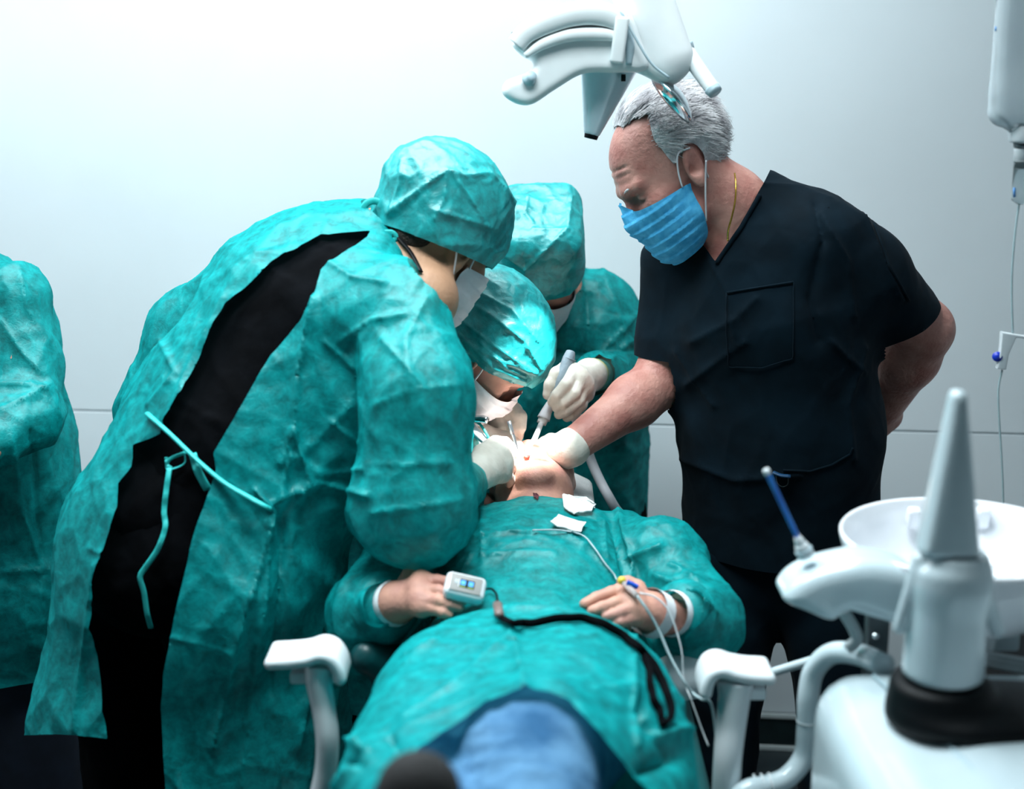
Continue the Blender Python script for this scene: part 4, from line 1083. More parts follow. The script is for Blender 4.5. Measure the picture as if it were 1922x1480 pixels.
# ================================================================== treatment chair
m_pad = mat('teal_upholstery', (0.004, 0.11, 0.115), rough=0.5, var=0.1)
AY = 1.72
chair = Thing('dental_chair', 'white dental chair with two curved armrests under the covered patient', 'dental chair', (0.02, 1.85, 0))
chair.part('backrest', mesh_sdf(U(box((0.03, 2.07, 0.755), (0.24, 0.42, 0.045), basis((0, 1, 0.06), (0, 0, 1)), 0.04), k=0.02), (-0.3, 1.55, 0.6), (0.35, 2.6, 0.9), 0.008), m_pad)
chair.part('seat', mesh_sdf(box((0.02, 1.42, 0.735), (0.23, 0.32, 0.05), basis((0, 1, 0.0), (0, 0, 1)), 0.045), (-0.3, 1.0, 0.6), (0.35, 1.85, 0.9), 0.008), m_pad)
chair.part('leg_rest', mesh_sdf(box((0.0, 0.92, 0.72), (0.19, 0.24, 0.04), basis((0, 1, 0.05), (0, 0, 1)), 0.035), (-0.3, 0.6, 0.6), (0.35, 1.25, 0.9), 0.01), m_pad)
chair.part('headrest', mesh_sdf(box((0.03, 2.50, 0.845), (0.11, 0.10, 0.03), basis((0, 1, 0.15), (0, 0, 1)), 0.028), (-0.15, 2.35, 0.7), (0.2, 2.65, 0.97), 0.006), m_pad)
chair.part('headrest_bar', rbox((0.03, 2.46, 0.79), (0.03, 0.12, 0.012), None, 0.005, 2), m_chrome, smooth='auto')
chair.part('pedestal', mesh_sdf(U(box((0.02, 1.75, 0.38), (0.13, 0.20, 0.33), None, 0.05), box((0.02, 1.72, 0.05), (0.24, 0.40, 0.05), None, 0.04), k=0.05), (-0.3, 1.2, -0.02), (0.4, 2.3, 0.8), 0.012), m_white)
chair.part('side_cover', mesh_sdf(U(cone(W(1285, 1268, 1.93), W(1335, 1235, 1.97), 0.032, 0.03, ((0, 0, 1), 1.0)), cone(W(1285, 1268, 1.93), W(1180, 1290, 1.9), 0.032, 0.03), k=0.02), W(1150, 1340, 1.8) - 0.03, W(1380, 1180, 2.05) + 0.03, 0.004), m_white, label='white cover on the side of the chair')
chair.part('side_cover', mesh_sdf(U(cone(W(690, 1232, 1.93), W(735, 1252, 1.95), 0.026, 0.03), cone(W(735, 1252, 1.95), W(850, 1280, 1.9), 0.03), k=0.02), W(640, 1330, 1.8) - 0.03, W(880, 1180, 2.05) + 0.03, 0.004), mat('dark_green_cover', (0.004, 0.06, 0.065), rough=0.35, var=0.1))
def pad_mesh(prof, depth0, depth1, th, tilt=0.0):
    "prof: pixel polyline of the top surface seen from the front at the front edge"
    n = len(prof); Vs = []
    C = catmull([W(u, v, depth0) for u, v in prof], 5)
    T = np.gradient(C, axis=0); T /= np.linalg.norm(T, axis=1, keepdims=True)
    Nn = np.stack([-T[:, 2], np.zeros(len(C)), T[:, 0]], 1)
    Nn *= np.sign((Nn[0] @ np.array([0, 0, 1])))
    def f_factory():
        segs = [cone(C[i], C[i + 1], th) for i in range(len(C) - 1)]
        def f(p):
            q = p.copy(); y = np.clip(q[:, 1], depth0, depth1); dy = q[:, 1] - y; q[:, 1] = depth0
            q[:, 2] -= tilt * (y - depth0)
            d = segs[0](q)
            for s in segs[1:]: d = np.minimum(d, s(q))
            d2 = d + th
            w = np.stack([d2, np.abs(dy)], 1)
            return np.linalg.norm(np.stack([np.maximum(d2 - th * 0.0, 0), dy], 1), axis=1) - th
        return f
    lo = C.min(0) - 0.05; hi = C.max(0) + 0.05; hi[1] = depth1 + 0.05; lo[2] -= 0.06; hi[2] += 0.06
    return mesh_sdf(f_factory(), lo, hi, 0.0028)
la = chair.part('armrest', pad_mesh([(508, 1245), (545, 1243), (576, 1239), (600, 1232), (620, 1238), (633, 1256), (638, 1274)], AY, AY + 0.055, 0.0085, -0.02), m_white)
chair.part('armrest_post', tube([W(600, 1250, AY + 0.02), W(598, 1275, AY + 0.015), W(606, 1320, AY + 0.01), W(614, 1380, AY), W(612, 1440, AY), W(600, 1500, AY)], [0.020, 0.0175, 0.016, 0.0155, 0.015, 0.015], 20, 6, 1.2, up=(0, 1, 0)), m_white, parent=la)
chair.part('armrest_bracket', rbox(W(590, 1262, AY + 0.03), (0.030, 0.02, 0.008), None, 0.004, 2), m_white, parent=la, smooth='auto')
ra = chair.part('armrest', pad_mesh([(1444, 1274), (1410, 1272), (1380, 1267), (1356, 1260), (1338, 1266), (1328, 1284), (1325, 1300)], AY, AY + 0.055, 0.0085, -0.02), m_white)
chair.part('armrest_post', tube([W(1380, 1278, AY + 0.02), W(1378, 1310, AY + 0.015), W(1372, 1360, AY + 0.01), W(1366, 1420, AY), W(1362, 1500, AY)], [0.024, 0.021, 0.020, 0.019, 0.019], 20, 6, 1.2, up=(0, 1, 0)), m_white, parent=ra)
chair.part('armrest_bracket', rbox(W(1392, 1292, AY + 0.03), (0.030, 0.02, 0.008), None, 0.004, 2), m_white, parent=ra, smooth='auto')
single('headrest_cloth', mesh_sdf(box(W(1082, 905, 2.46) + (0, 0, -0.034), (0.035, 0.10, 0.016), basis((0, 1, 0.1), (0.5, 0, 1)), 0.014), W(1088, 912, 2.44) - 0.2, W(1088, 912, 2.44) + 0.2, 0.004), m_gauze, 'white folded cloth beside the jaw of the patient on the headrest', 'cloth')

# ================================================================== patient
def patient():
    ch = np.array([0.035, 2.13, 0.885]); be = np.array([0.02, 1.90, 0.838]); hp = np.array([0.015, 1.70, 0.86]); nk = W(1010, 925, 2.34) + (0, 0, -0.055)
    hipl = hp + (0.08, 0, 0.02); hipr = hp + (-0.08, 0, 0.02)
    kl = np.array([0.020, 1.44, 0.945]); al = np.array([0.01, 1.05, 0.90])
    kr = np.array([-0.105, 1.42, 0.90]); ar_ = W(775, 1470, 1.10) + (0.0, 0.02, -0.09)
    rs = W(850, 985, 2.24) + (0, 0, -0.05); re = W(692, 1150, 2.0); rw = W(745, 1130, 1.93)
    ls = W(1165, 985, 2.22) + (0, 0, -0.05); le = W(1312, 1168, 1.99); lw = W(1232, 1153, 1.905)
    t = Thing('person', 'patient lying back in the dental chair under a teal gown, in blue jeans', 'person', (0.02, 1.85, 0.78))
    flz = ((0, 0, 1), 1.5)
    # ---- body: head, neck, torso, arms, hands
    R, o = head_frame((1003, 868), 2.36, (0.02, -0.04, 1.0), (0.0, 1.0, 0.04)); s = 1.04
    o = o + np.array([0, 0.105, -0.100])
    hm = head_mesh(R, o, s, mouth=1.0, extra=U(cone(o + R @ np.array([0, -0.03, -0.07]), nk, 0.058, 0.062), cone(nk, ch + (0, 0.02, 0), 0.062, 0.1, flz), k=0.03), ext=0.26)
    tors = U(cone(nk, ch, 0.06, 0.15, flz), cone(ch, be, 0.15, 0.155, flz), cone(be, hp, 0.155, 0.16, flz), cone(rs, ls, 0.05), k=0.05)
    tb_ = mesh_sdf(tors, *bb(nk, hp, rs, ls, pad=0.22), 0.012)
    h1, b1 = hand_px((745, 1130, 1.93), [(790, 1088, 1.925), (786, 1105, 1.90), (788, 1123, 1.885), (792, 1139, 1.875)],
        [[(820, 1090, 1.915), (845, 1094, 1.905), (865, 1098, 1.90)], [(822, 1109, 1.885), (850, 1117, 1.875), (872, 1123, 1.87)], [(820, 1127, 1.87), (845, 1134, 1.865), (862, 1139, 1.865)], [(815, 1143, 1.865), (832, 1149, 1.86), (842, 1153, 1.86)]],
        [(764, 1092, 1.955), (770, 1076, 1.968), (778, 1067, 1.975)], fore=(715, 1140, 1.955))
    h2, b2 = hand_px((1228, 1152, 1.90), [(1176, 1106, 1.905), (1186, 1123, 1.885), (1192, 1141, 1.87), (1198, 1157, 1.865)],
        [[(1148, 1112, 1.895), (1120, 1122, 1.885), (1098, 1133, 1.875)], [(1155, 1132, 1.87), (1130, 1140, 1.862), (1112, 1146, 1.858)], [(1166, 1149, 1.858), (1150, 1154, 1.855), (1138, 1157, 1.853)], [(1178, 1163, 1.855), (1165, 1167, 1.85), (1155, 1169, 1.85)]],
        [(1195, 1105, 1.93), (1178, 1095, 1.94), (1168, 1093, 1.945)], fore=(1268, 1162, 1.94))
    H1 = mesh_sdf(h1, *b1, 0.0022); H2 = mesh_sdf(h2, *b2, 0.0022)
    lh = (None, W(1186, 1130, 1.88) - W(1245, 1158, 1.92))
    a_ = mesh_sdf(U(cone(rs, re, 0.045, 0.038), cone(ls, le, 0.045, 0.038), k=0.001), *bb(rs, re, ls, le, pad=0.08), 0.008)
    t.part('body', joinm(hm, tb_, H1, H2, a_), m_skin, label='bare hands and upturned jaw')
    t.part('mouth', (lambda m_: (m_[0] @ R.T * s + o, m_[1]))(mesh_sdf(ell((0, 0.072, -0.064), (0.019, 0.012, 0.011)), (-0.04, 0.04, -0.09), (0.04, 0.1, -0.03), 0.002)), mat('mouth_red', (0.42, 0.01, 0.015), rough=0.3, var=0.3), label='open red mouth')
    # ---- jeans
    m_jean = mat('denim', (0.03, 0.105, 0.22), rough=0.9, spec=0.1, col2=(0.105, 0.24, 0.40), vscale=14, bump=0.35, bscale=220)
    lj = U(cone(hipl, kl, 0.095, 0.078), cone(kl, al, 0.078, 0.062), k=0.03); rj = U(cone(hipr, kr, 0.095, 0.075), cone(kr, ar_, 0.073, 0.052), k=0.03)
    V, Q = mesh_sdf(U(lj, rj, cone(hipl, hipr, 0.10), k=0.015), *bb(hipl, hipr, kl, kr, al, ar_, pad=0.13), 0.006)
    V = crumple(V, Q, 0.004, 9, 91, soft=0.010)
    V = creases(V, Q, [([(905, 1330), (880, 1380), (865, 1460)], 10, 0.004), ([(880, 1400), (960, 1390)], 10, 0.004), ([(870, 1440), (950, 1420), (1000, 1430)], 10, 0.005)])
    t.part('jeans', (V, Q), m_jean, label='faded blue jeans')
    # ---- shoes, toes up
    for tip, an in ((W(782, 1428, 1.07), ar_), (al + (0.03, -0.10, 0.12), al)):
        heel = an + np.array([0, -0.05, -0.03])
        toe = tip + np.array([0, 0.01, -0.035])
        f = U(cone(heel, heel + (toe - heel) * 0.5, 0.042, 0.047), cone(heel + (toe - heel) * 0.5, toe, 0.047, 0.036), cone(an, heel, 0.05, 0.042), k=0.03)
        V, Q = mesh_sdf(f, *bb(heel, toe, an, pad=0.09), 0.005)
        so_ = t.part('shoe', (V, Q), mat('charcoal_suede', (0.016, 0.016, 0.017), rough=0.85, var=0.25, vscale=40, bump=0.3, bscale=120), label='charcoal shoe, toe up')
        V, Q = mesh_sdf(AND(OFF(f, 0.004), half(heel + (0, -0.028, 0), (0, 1, 0.05)), 0.004), *bb(heel, toe, an, pad=0.1), 0.005)
        t.part('sole', (V, Q), m_dark, parent=so_)
    # ---- gown, upper part with sleeves
    G = U(cone(nk + (0, 0.01, 0.005), ch + (0, 0, 0.0), 0.09, 0.175, flz), cone(ch, be, 0.175, 0.18, flz), cone(be, hp, 0.18, 0.19, flz), cone(rs, ls, 0.066), k=0.05)
    sr = U(cone(rs, W(760, 1050, 2.12), 0.068, 0.062), cone(W(760, 1050, 2.12), re, 0.062, 0.062), cone(re, rw + (-0.025, 0.0, 0), 0.058, 0.033), cone(re, W(680, 1200, 1.99), 0.055, 0.05), k=0.03)
    sl = U(cone(ls, W(1245, 1055, 2.12), 0.07, 0.068), cone(W(1245, 1055, 2.12), le, 0.068, 0.066), cone(le, lw + (0.04, 0.012, 0), 0.062, 0.035), cone(le, W(1290, 1215, 1.97), 0.055, 0.045), k=0.03)
    G2 = U(G, sr, sl, k=0.012)
    V, Q = mesh_sdf(G2, *bb(nk, hp, rs, ls, re, le, pad=0.2), 0.0045)
    P = proj(V)
    sd = np.full(len(V), 50.0)
    sd = np.minimum(sd, (2.295 - V[:, 1] + 0.25 * np.clip(0.95 - V[:, 2], 0, 1) - 0.35 * (V[:, 0] - 0.03) ** 2 + np.where(np.abs(V[:, 0] - 0.03) > 0.16, 1, 0)) * 1000)
    for e, w in ((re, rw + (-0.004, 0, 0)), (le, lw + (0.024, 0.012, 0))):
        sd = np.minimum(sd, ((w - V) @ nrm(w - e) + 0.0 + 1e3 * (np.linalg.norm(V - w, axis=1) > 0.07)) * 1000)
    V, Q = clip(V, Q, np.clip(sd, -50, 50))
    V = crumple(V, Q, 0.0042, 9, 101, soft=0.008)
    V = creases(V, Q, [(p_, w_, a_ * 1.7) for p_, w_, a_ in [([(905, 935), (905, 1000), (905, 1050)], 4, 0.004), ([(905, 1040), (1000, 1035), (1040, 1038)], 4, 0.003), ([(870, 1010), (960, 998), (1060, 1000), (1110, 1030), (1150, 1080)], 4, 0.004), ([(1133, 980), (1135, 1020), (1140, 1050)], 4, 0.004), ([(1175, 1050), (1240, 1025)], 6, 0.006), ([(1160, 960), (1190, 1050), (1180, 1090)], 7, 0.007),
        ([(860, 960), (800, 1020), (790, 1050)], 6, 0.008), ([(880, 980), (830, 1040)], 5, 0.006), ([(870, 1050), (840, 1090)], 4, 0.004), ([(885, 1040), (860, 1090)], 4, 0.004), ([(780, 1040), (740, 1065), (720, 1070)], 6, 0.007), ([(700, 1130), (740, 1135), (745, 1160)], 6, 0.006), ([(1250, 1130), (1290, 1200)], 6, 0.006), ([(1230, 1080), (1300, 1110), (1340, 1150)], 7, 0.006), ([(1260, 1060), (1310, 1090)], 6, 0.005), ([(1150, 990), (1175, 1080)], 6, -0.006)]])
    gw = t.part('gown', (V, Q), m_gown, label='teal gown over chest and arms')
    # cuffs
    for w, e, off in ((rw, re, -0.004), (lw, le, 0.03)):
        d = nrm(w - e); c = w - d * 0.004 if e is re else w + (0.022, 0.010, -0.002)
        t.part('sleeve_gather', tube([c - d * 0.034, c - d * 0.016, c - d * 0.004], [0.054, 0.047, 0.0350], 28, 4, 1.0, caps=False), m_gown, parent=gw)
        t.part('cuff', tube([c - d * 0.012, c - d * 0.002, c + d * 0.008], [0.0345, 0.0340, 0.0325], 24, 3, 1.0, caps=False), m_tape, parent=gw, label='white elastic cuff')
    # ---- lap drape with the hem cut around the knee
    lapc = np.array([0.018, 1.765, 0.893]); 
    lap = U(cone(lapc, np.array([0.015, 1.55, 0.885]), 0.178, 0.195, ((0, 0, 1), 1.75)), cone(np.array([0.015, 1.55, 0.885]), np.array([0.0, 1.36, 0.87]), 0.195, 0.19, ((0, 0, 1), 1.6)), OFF(lj, 0.018), OFF(rj, 0.018), k=0.05)
    side_ = U(cone(np.array([-0.17, 1.52, 0.80]), np.array([-0.265, 1.22, 0.80]), 0.05, 0.07), cone(np.array([0.19, 1.52, 0.78]), np.array([0.245, 1.25, 0.78]), 0.05, 0.06), cone(np.array([0.0, 1.5, 0.80]), np.array([0.0, 1.2, 0.80]), 0.20, 0.20, ((0, 0, 1), 4)), k=0.06)
    lap = U(lap, side_, k=0.06)
    V, Q = mesh_sdf(lap, (-0.42, 1.0, 0.6), (0.42, 2.02, 1.15), 0.0048)
    P = proj(V)
    hole = [(868, 1336), (905, 1302), (960, 1284), (1030, 1286), (1072, 1308), (1118, 1368), (1162, 1420), (1215, 1482), (1330, 1640), (600, 1640), (690, 1484), (745, 1428), (800, 1390)]
    sd = -poly_sd(P, hole); sd = np.where((V[:, 2] > 0.83), sd, 50)
    sd = np.minimum(sd, (V[:, 1] - 1.06) * 1000); sd = np.minimum(sd, (V[:, 2] - 0.66) * 1000)
    sd = np.minimum(sd, (1.875 - V[:, 1] + 0.5 * np.clip(0.95 - V[:, 2], 0, 1)) * 1000 )
    V, Q = clip(V, Q, np.clip(sd, -50, 50))
    V = crumple(V, Q, 0.0035, 6.5, 111, soft=0.012)
    V = creases(V, Q, [(p_, w_, a_ * 1.5) for p_, w_, a_ in [([(960, 1190), (850, 1290), (760, 1350)], 10, 0.006), ([(960, 1180), (985, 1290)], 8, 0.005), ([(1190, 1180), (1190, 1300), (1195, 1400)], 6, 0.006), ([(760, 1230), (820, 1200)], 6, 0.004), ([(730, 1380), (760, 1440)], 10, -0.008), ([(1120, 1290), (1190, 1300)], 5, 0.003), ([(1260, 1300), (1330, 1400)], 10, 0.008), ([(1200, 1330), (1270, 1420), (1210, 1440)], 14, -0.014), ([(1230, 1380), (1300, 1370)], 12, 0.012), ([(1150, 1290), (1195, 1290)], 5, 0.004), ([(640, 1380), (700, 1420), (640, 1480)], 12, 0.012), ([(620, 1420), (680, 1440)], 10, -0.01), ([(830, 1130), (960, 1142), (1130, 1145), (1220, 1185)], 7, 0.005)]])
    lp_ = t.part('lap_drape', (V, Q), m_gown, label='teal drape over the lap')
    # wrist tape on the left hand
    ax = nrm(np.array(lh[1]))
    for off, w_, r_ in ((0.0, 0.011, 0.0345), ):
        c = W(1224, 1150, 1.900)
        t.part('wrist_tape', tube([c - ax * w_, c, c + ax * w_], r_, 24, 3, 1.0, up=(0, 0, 1), caps=False), m_tape, label='white tape round the wrist')
    return t, dict(rw=rw, lw=lw, lap=(V, Q), ax=ax)
E_, EP = patient()

# ================================================================== operating lamp
def outline_slab(px, Y, th, rad, zshift=0.0):
    "traced outline extruded in depth with rounded rim"
    n = len(px)
    f = np.array([W(u, v, Y - th / 2) for u, v in px]); b = f + np.array([0, th, 0])
    bm = bmesh.new()
    vs = [bm.verts.new(p) for p in f]; vb = [bm.verts.new(p) for p in b]
    bm.faces.new(vs); bm.faces.new(vb[::-1])
    for i in range(n):
        bm.faces.new([vs[(i + 1) % n], vs[i], vb[i], vb[(i + 1) % n]])
    bmesh.ops.recalc_face_normals(bm, faces=bm.faces[:])
    ed = [e for e in bm.edges if (e.verts[0] in vs) == (e.verts[1] in vs)]
    bmesh.ops.bevel(bm, geom=ed, offset=rad, segments=4, profile=0.5, affect='EDGES')
    bmesh.ops.triangulate(bm, faces=[f for f in bm.faces if len(f.verts) > 4])
    bm.verts.index_update()
    V = np.array([v.co[:] for v in bm.verts]); Q = [[v.index for v in f.verts] for f in bm.faces]; bm.free()
    return V, Q
def spl(px, n=6):
    "closed smooth outline"
    p = [np.asarray(q, float) for q in px]; m = len(p); out = []
    for i in range(m):
        a, b, c, d = p[i - 1], p[i], p[(i + 1) % m], p[(i + 2) % m]
        for j in range(n):
            t = j / n
            out.append(0.5 * ((2 * b) + (-a + c) * t + (2 * a - 5 * b + 4 * c - d) * t * t + (-a + 3 * b - 3 * c + d) * t ** 3))
    return np.array(out)
LY = 2.36
lamp = Thing('operating_lamp', 'white adjustable operating lamp hanging above the grey-haired person, with side handles', 'lamp', W(1180, 110, LY))
wing = spl([(962, 78), (1005, 42), (1060, 20), (1130, 8), (1178, 22), (1200, 70), (1213, 128), (1160, 136), (1095, 138), (1045, 165), (1000, 194), (970, 194), (944, 176), (950, 152), (990, 136), (1000, 118), (978, 104)])
lamp.part('handle_wing', mesh_sdf(prism(wing, LY, 0.075, 0.014), W(930, 210, LY) - (0, 0.06, 0.01), W(1230, -10, LY) + (0, 0.06, 0.01), 0.003), m_white2)
# hoop standing proud of the wing and the shelf under it
hoop = [W(u, v, LY - 0.045) for u, v in [(968, 84), (990, 60), (1030, 40), (1080, 26), (1130, 26), (1172, 44)]]
lamp.part('hoop', tube(hoop, [0.008, 0.009, 0.010, 0.010, 0.010, 0.008], 14, 8, 1.9), m_white2)
shelf = [W(u, v, LY - 0.043) for u, v in [(985, 105), (1020, 82), (1070, 66), (1130, 64), (1165, 70)]]
lamp.part('ridge', tube(shelf, [0.004, 0.007, 0.008, 0.008, 0.006], 12, 8, 1.3), m_white2)
lamp.part('hinge_block', rbox(W(1163, 75, LY - 0.045), (0.011, 0.012, 0.036), basis((0.1, 1, 0), (0.12, 0, 1)), 0.005, 3), m_white2, smooth='auto')
lamp.part('hinge_gap', tube([W(u, v, LY - 0.036) for u, v in [(1176, 45), (1182, 85), (1180, 122)]], [0.005, 0.008, 0.005], 12), m_grey)
lamp.part('end_stop', rbox(W(967, 66, LY - 0.02), (0.006, 0.014, 0.005), None, 0.002, 2), m_dark, smooth='auto')
lamp.part('wing_button', tube([W(992, 150, LY - 0.036), W(999, 140, LY - 0.046)], [0.012, 0.008], 18, 3), m_grey)
pod = U(cone(W(1180, -70, LY + 0.02), W(1258, 108, LY - 0.01), M(60, 0, LY), M(44, 108, LY), ((0, 1, 0), 1.25)),
        cone(W(1200, 115, LY), W(1255, 140, LY - 0.01), M(22, 100, LY), M(16, 140, LY)), k=0.02)
pV, pQ = mesh_sdf(pod, W(1060, 190, LY - .1) - (0, 0.05, 0), W(1360, -160, LY + .12) + (0, 0.05, 0), 0.004)
lamp.part('lamp_head', (pV, pQ), m_white2)
lamp.part('head_seam', tube([W(u, v, LY - 0.052) for u, v in [(1165, 20), (1192, 70), (1222, 118), (1256, 146)]], 0.0022, 6, 6), m_grey)
hb = tube([W(1285, 92, LY), W(1312, 132, LY - 0.02), W(1338, 168, LY - 0.04)], [0.0135, 0.0128, 0.012], 20, 6)
grip = lamp.part('grip', hb, m_white2)
lamp.part('grip_cap', tube([W(1336, 165, LY - 0.0395), W(1343, 174, LY - 0.045)], [0.0133, 0.0118], 20, 3), m_grey, parent=grip)
lamp.part('grip_collar', tube([W(1281, 85, LY), W(1288, 98, LY)], [0.018, 0.015], 18, 3), m_grey, parent=grip)
ca, cb = W(1142, 122, LY + 0.045), W(1111, 250, LY + 0.035)
cn = mesh_sdf(SUB(cone(ca, cb, M(56, 120, LY), M(16, 250, LY)), half(cb + (cb - ca) * 0.04, ca - cb), 0.006), np.minimum(ca, cb) - 0.07, np.maximum(ca, cb) + 0.07, 0.003)
cn = lamp.part('cover_cone', cn, mat('pale_blue_gloss', (0.62, 0.76, 0.83), rough=0.18, coat=0.3, var=0.02), label='glossy grey-blue cone under the lamp wing')
ax = nrm(cb - ca)
lamp.part('nozzle', tube([cb + ax * 0.0, cb + ax * 0.009], [0.0125, 0.011], 18, 3), m_dark, parent=cn)
lamp.part('cone_stud', tube([W(1166, 146, LY - 0.004), W(1174, 146, LY - 0.004)], 0.006, 10, 2), m_dark, parent=cn)
# reflector dish under the head, seen almost from its edge
Rr = basis(nrm((-0.75, -0.1, -0.65)), (0.6, 0, 1))
dish = []
for i in range(7):
    r = 0.045 * i / 6; dish.append((max(r, 0.0005), 0.016 * (i / 6) ** 2))
dV, dQ = lathe([(r, z) for r, z in dish] + [(0.047, 0.019), (0.047, 0.015)] + [(max(r, 0.0005), z - 0.004) for r, z in dish[::-1]], 40)
dV = np.stack([dV[:, 0], dV[:, 2], dV[:, 1]], 1) @ Rr.T + W(1275, 175, LY + 0.01)
lamp.part('reflector', (dV, dQ), m_chrome, label='curved mirror reflector below the lamp head')
lamp.part('reflector_pin', tube([W(1250, 146, LY), W(1249, 174, LY)], 0.004, 10, 3), m_white2)
# stem up to the ceiling arm
lamp.part('stem', tube([W(1172, -60, LY + 0.02), W(1160, -200, LY + 0.04), W(1155, -340, LY + 0.06), np.array([0.2, LY + 0.1, 2.66])], 0.022, 16, 8), m_white2)
sp = bpy.data.lights.new('lamp_beam', 'SPOT'); sp.energy = 210; sp.spot_size = math.radians(14.5); sp.spot_blend = 0.3; sp.shadow_soft_size = 0.035
sp.color = (0.97, 0.985, 1.0)
so = bpy.data.objects.new('lamp_beam', sp); COL.objects.link(so)
LP = W(1165, 215, 2.24); so.location = tuple(LP)
so.rotation_euler = Vector(tuple(W(962, 835, 2.42) - LP)).to_track_quat('-Z', 'Y').to_euler()

# ================================================================== dental unit
UZ = 1.0
du_o = Wz(1790, 1300, UZ)
unit = Thing('dental_unit', 'white dental unit with rinsing bowl, tapered column and instrument rest', 'dental unit', (du_o[0], du_o[1], 0))
m_unit = mat('unit_enamel', (0.52, 0.62, 0.66), rough=0.2, spec=0.5, coat=0.3, var=0.012)
m_ceramic = mat('bowl_ceramic', (0.82, 0.84, 0.88), rough=0.12, spec=0.55, coat=0.4, var=0.01)
l0 = Wz(1548, 1300, UZ)[0]
yb = Wz(1700, 1238, UZ)[1]
bd = U(box((l0 + 0.34, yb - 0.33, UZ - 0.40), (0.34, 0.33, 0.40), None, 0.055), box((l0 + 0.44, yb - 0.38, UZ - 0.42), (0.37, 0.30, 0.435), None, 0.07), k=0.02)
bd = U(bd, ell((l0 + 0.36, yb - 0.36, UZ - 0.01), (0.27, 0.28, 0.02)), k=0.01)
bV, bQ = mesh_sdf(bd, (l0 - 0.05, yb - 0.75, -0.02), (l0 + 0.86, yb + 0.05, UZ + 0.06), 0.010)
bV[:, 2] = np.maximum(bV[:, 2], 0.0)
unit.part('cabinet', (bV, bQ), m_unit)
unit.part('seam_line', tube([np.array([l0 + 0.06, yb - 0.02 - 0.62 * t, UZ + 0.002 + 0.006 * math.sin(3 * t)]) + np.array([0.06 * math.sin(2.2 * t), 0, 0]) for t in np.linspace(0.05, 1, 8)], 0.0025, 6, 4), m_grey)
TY = 1.44
tb = W(1771, 1238, TY); tz = lambda v: W(1771, v, TY)[2]
# black collar
ck = [(0.066, -0.035), (0.070, -0.030), (0.071, 0.0), (0.066, 0.012), (0.056, 0.016), (0.054, 0.03)]
cz = tz(1258) - 0.012
collar = U(cyl((tb[0], TY, cz - 0.05), (tb[0], TY, cz + 0.004), 0.060, 0.055, 0.01), cone((tb[0] + 0.02, TY - 0.005, cz - 0.032), (tb[0] + 0.16, TY + 0.0, cz - 0.036), 0.072, 0.06, ((0, 0, 1), 3.2)), k=0.012)
unit.part('collar', mesh_sdf(collar, (tb[0] - 0.1, TY - 0.11, cz - 0.12), (tb[0] + 0.24, TY + 0.11, cz + 0.09), 0.004), m_dark, label='glossy black collar around the column foot')
# column: cylinder foot, pinched shoulders with two fins, tapered top
rc = M(76, 1150, TY)
foot = cyl((tb[0], TY, tz(1266)), (tb[0], TY, tz(1060)), rc, rc * 0.90, 0.006)
sh_ = cone((tb[0] + M(8, 1100, TY), TY, tz(1090)), (tb[0] + M(10, 1030, TY), TY, tz(1010)), rc * 0.92, rc * 0.70)
finl = cone(W(1722, 1045, TY), W(1690, 1175, TY), M(18, 1000, TY), M(13, 1150, TY), ((1, 0, 0), 1.2))
finl = cone(W(1728, 1050, TY), W(1687, 1178, TY), M(16, 1000, TY), M(12, 1150, TY))
finr = cone(W(1825, 1050, TY), W(1872, 1182, TY + 0.01), M(16, 1000, TY), M(15, 1150, TY))
low = U(U(foot, sh_, k=0.015), finl, finr, k=0.006)
low = AND(low, half((0, 0, tz(1036)), (0, 0, 1)), 0.004)
unit.part('column_foot', mesh_sdf(low, (tb[0] - 0.1, TY - 0.08, tz(1275)), (tb[0] + 0.11, TY + 0.09, tz(1020)), 0.003), m_unit)
top = AND(prism([(1780, 738), (1787, 731), (1809, 731), (1816, 738), (1826, 880), (1838, 1036), (1717, 1036), (1748, 880)], TY, M(96, 900, TY), 0.009), cone(W(1798, 728, TY), W(1777, 1050, TY), M(24, 750, TY), M(66, 1040, TY)), 0.012)
unit.part('column_top', mesh_sdf(top, W(1700, 1050, TY) - (0, 0.08, 0.02), W(1870, 700, TY) + (0, 0.08, 0.02), 0.003), m_unit)
# bowl
BY = 1.70
bc = W(1812, 1006, BY); br = M(232, 1006, BY)
prof = [(0.02, -0.115), (br * 0.42, -0.112), (br * 0.68, -0.092), (br * 0.86, -0.06), (br * 0.96, -0.028), (br * 0.995, -0.006), (br * 1.0, 0.0), (br * 0.985, 0.003), (br * 0.965, 0.0), (br * 0.93, -0.025), (br * 0.82, -0.055), (br * 0.62, -0.08), (br * 0.3, -0.094), (0.01, -0.098)]
bowl = unit.part('rinsing_bowl', lathe(prof, 72, bc), m_ceramic, label='white ceramic rinsing bowl')
unit.part('bowl_stem', lathe([(0.045, -0.16), (0.05, -0.11)], 32, bc), m_unit)
for u in (1716, 1845):
    q = W(u, 955, BY + 0.125)
    unit.part('rinse_jet', rbox(q + (0, 0, -0.012), (0.009, 0.008, 0.014), basis((0, 1, 0.25), (0, 0, 1)), 0.005, 3), m_ceramic, parent=bowl, smooth='auto')
unit.part('drain', lathe([(0.022, 0.0), (0.022, 0.004), (0.006, 0.006)], 24, bc + (0, 0, -0.098)), m_chrome, parent=bowl)
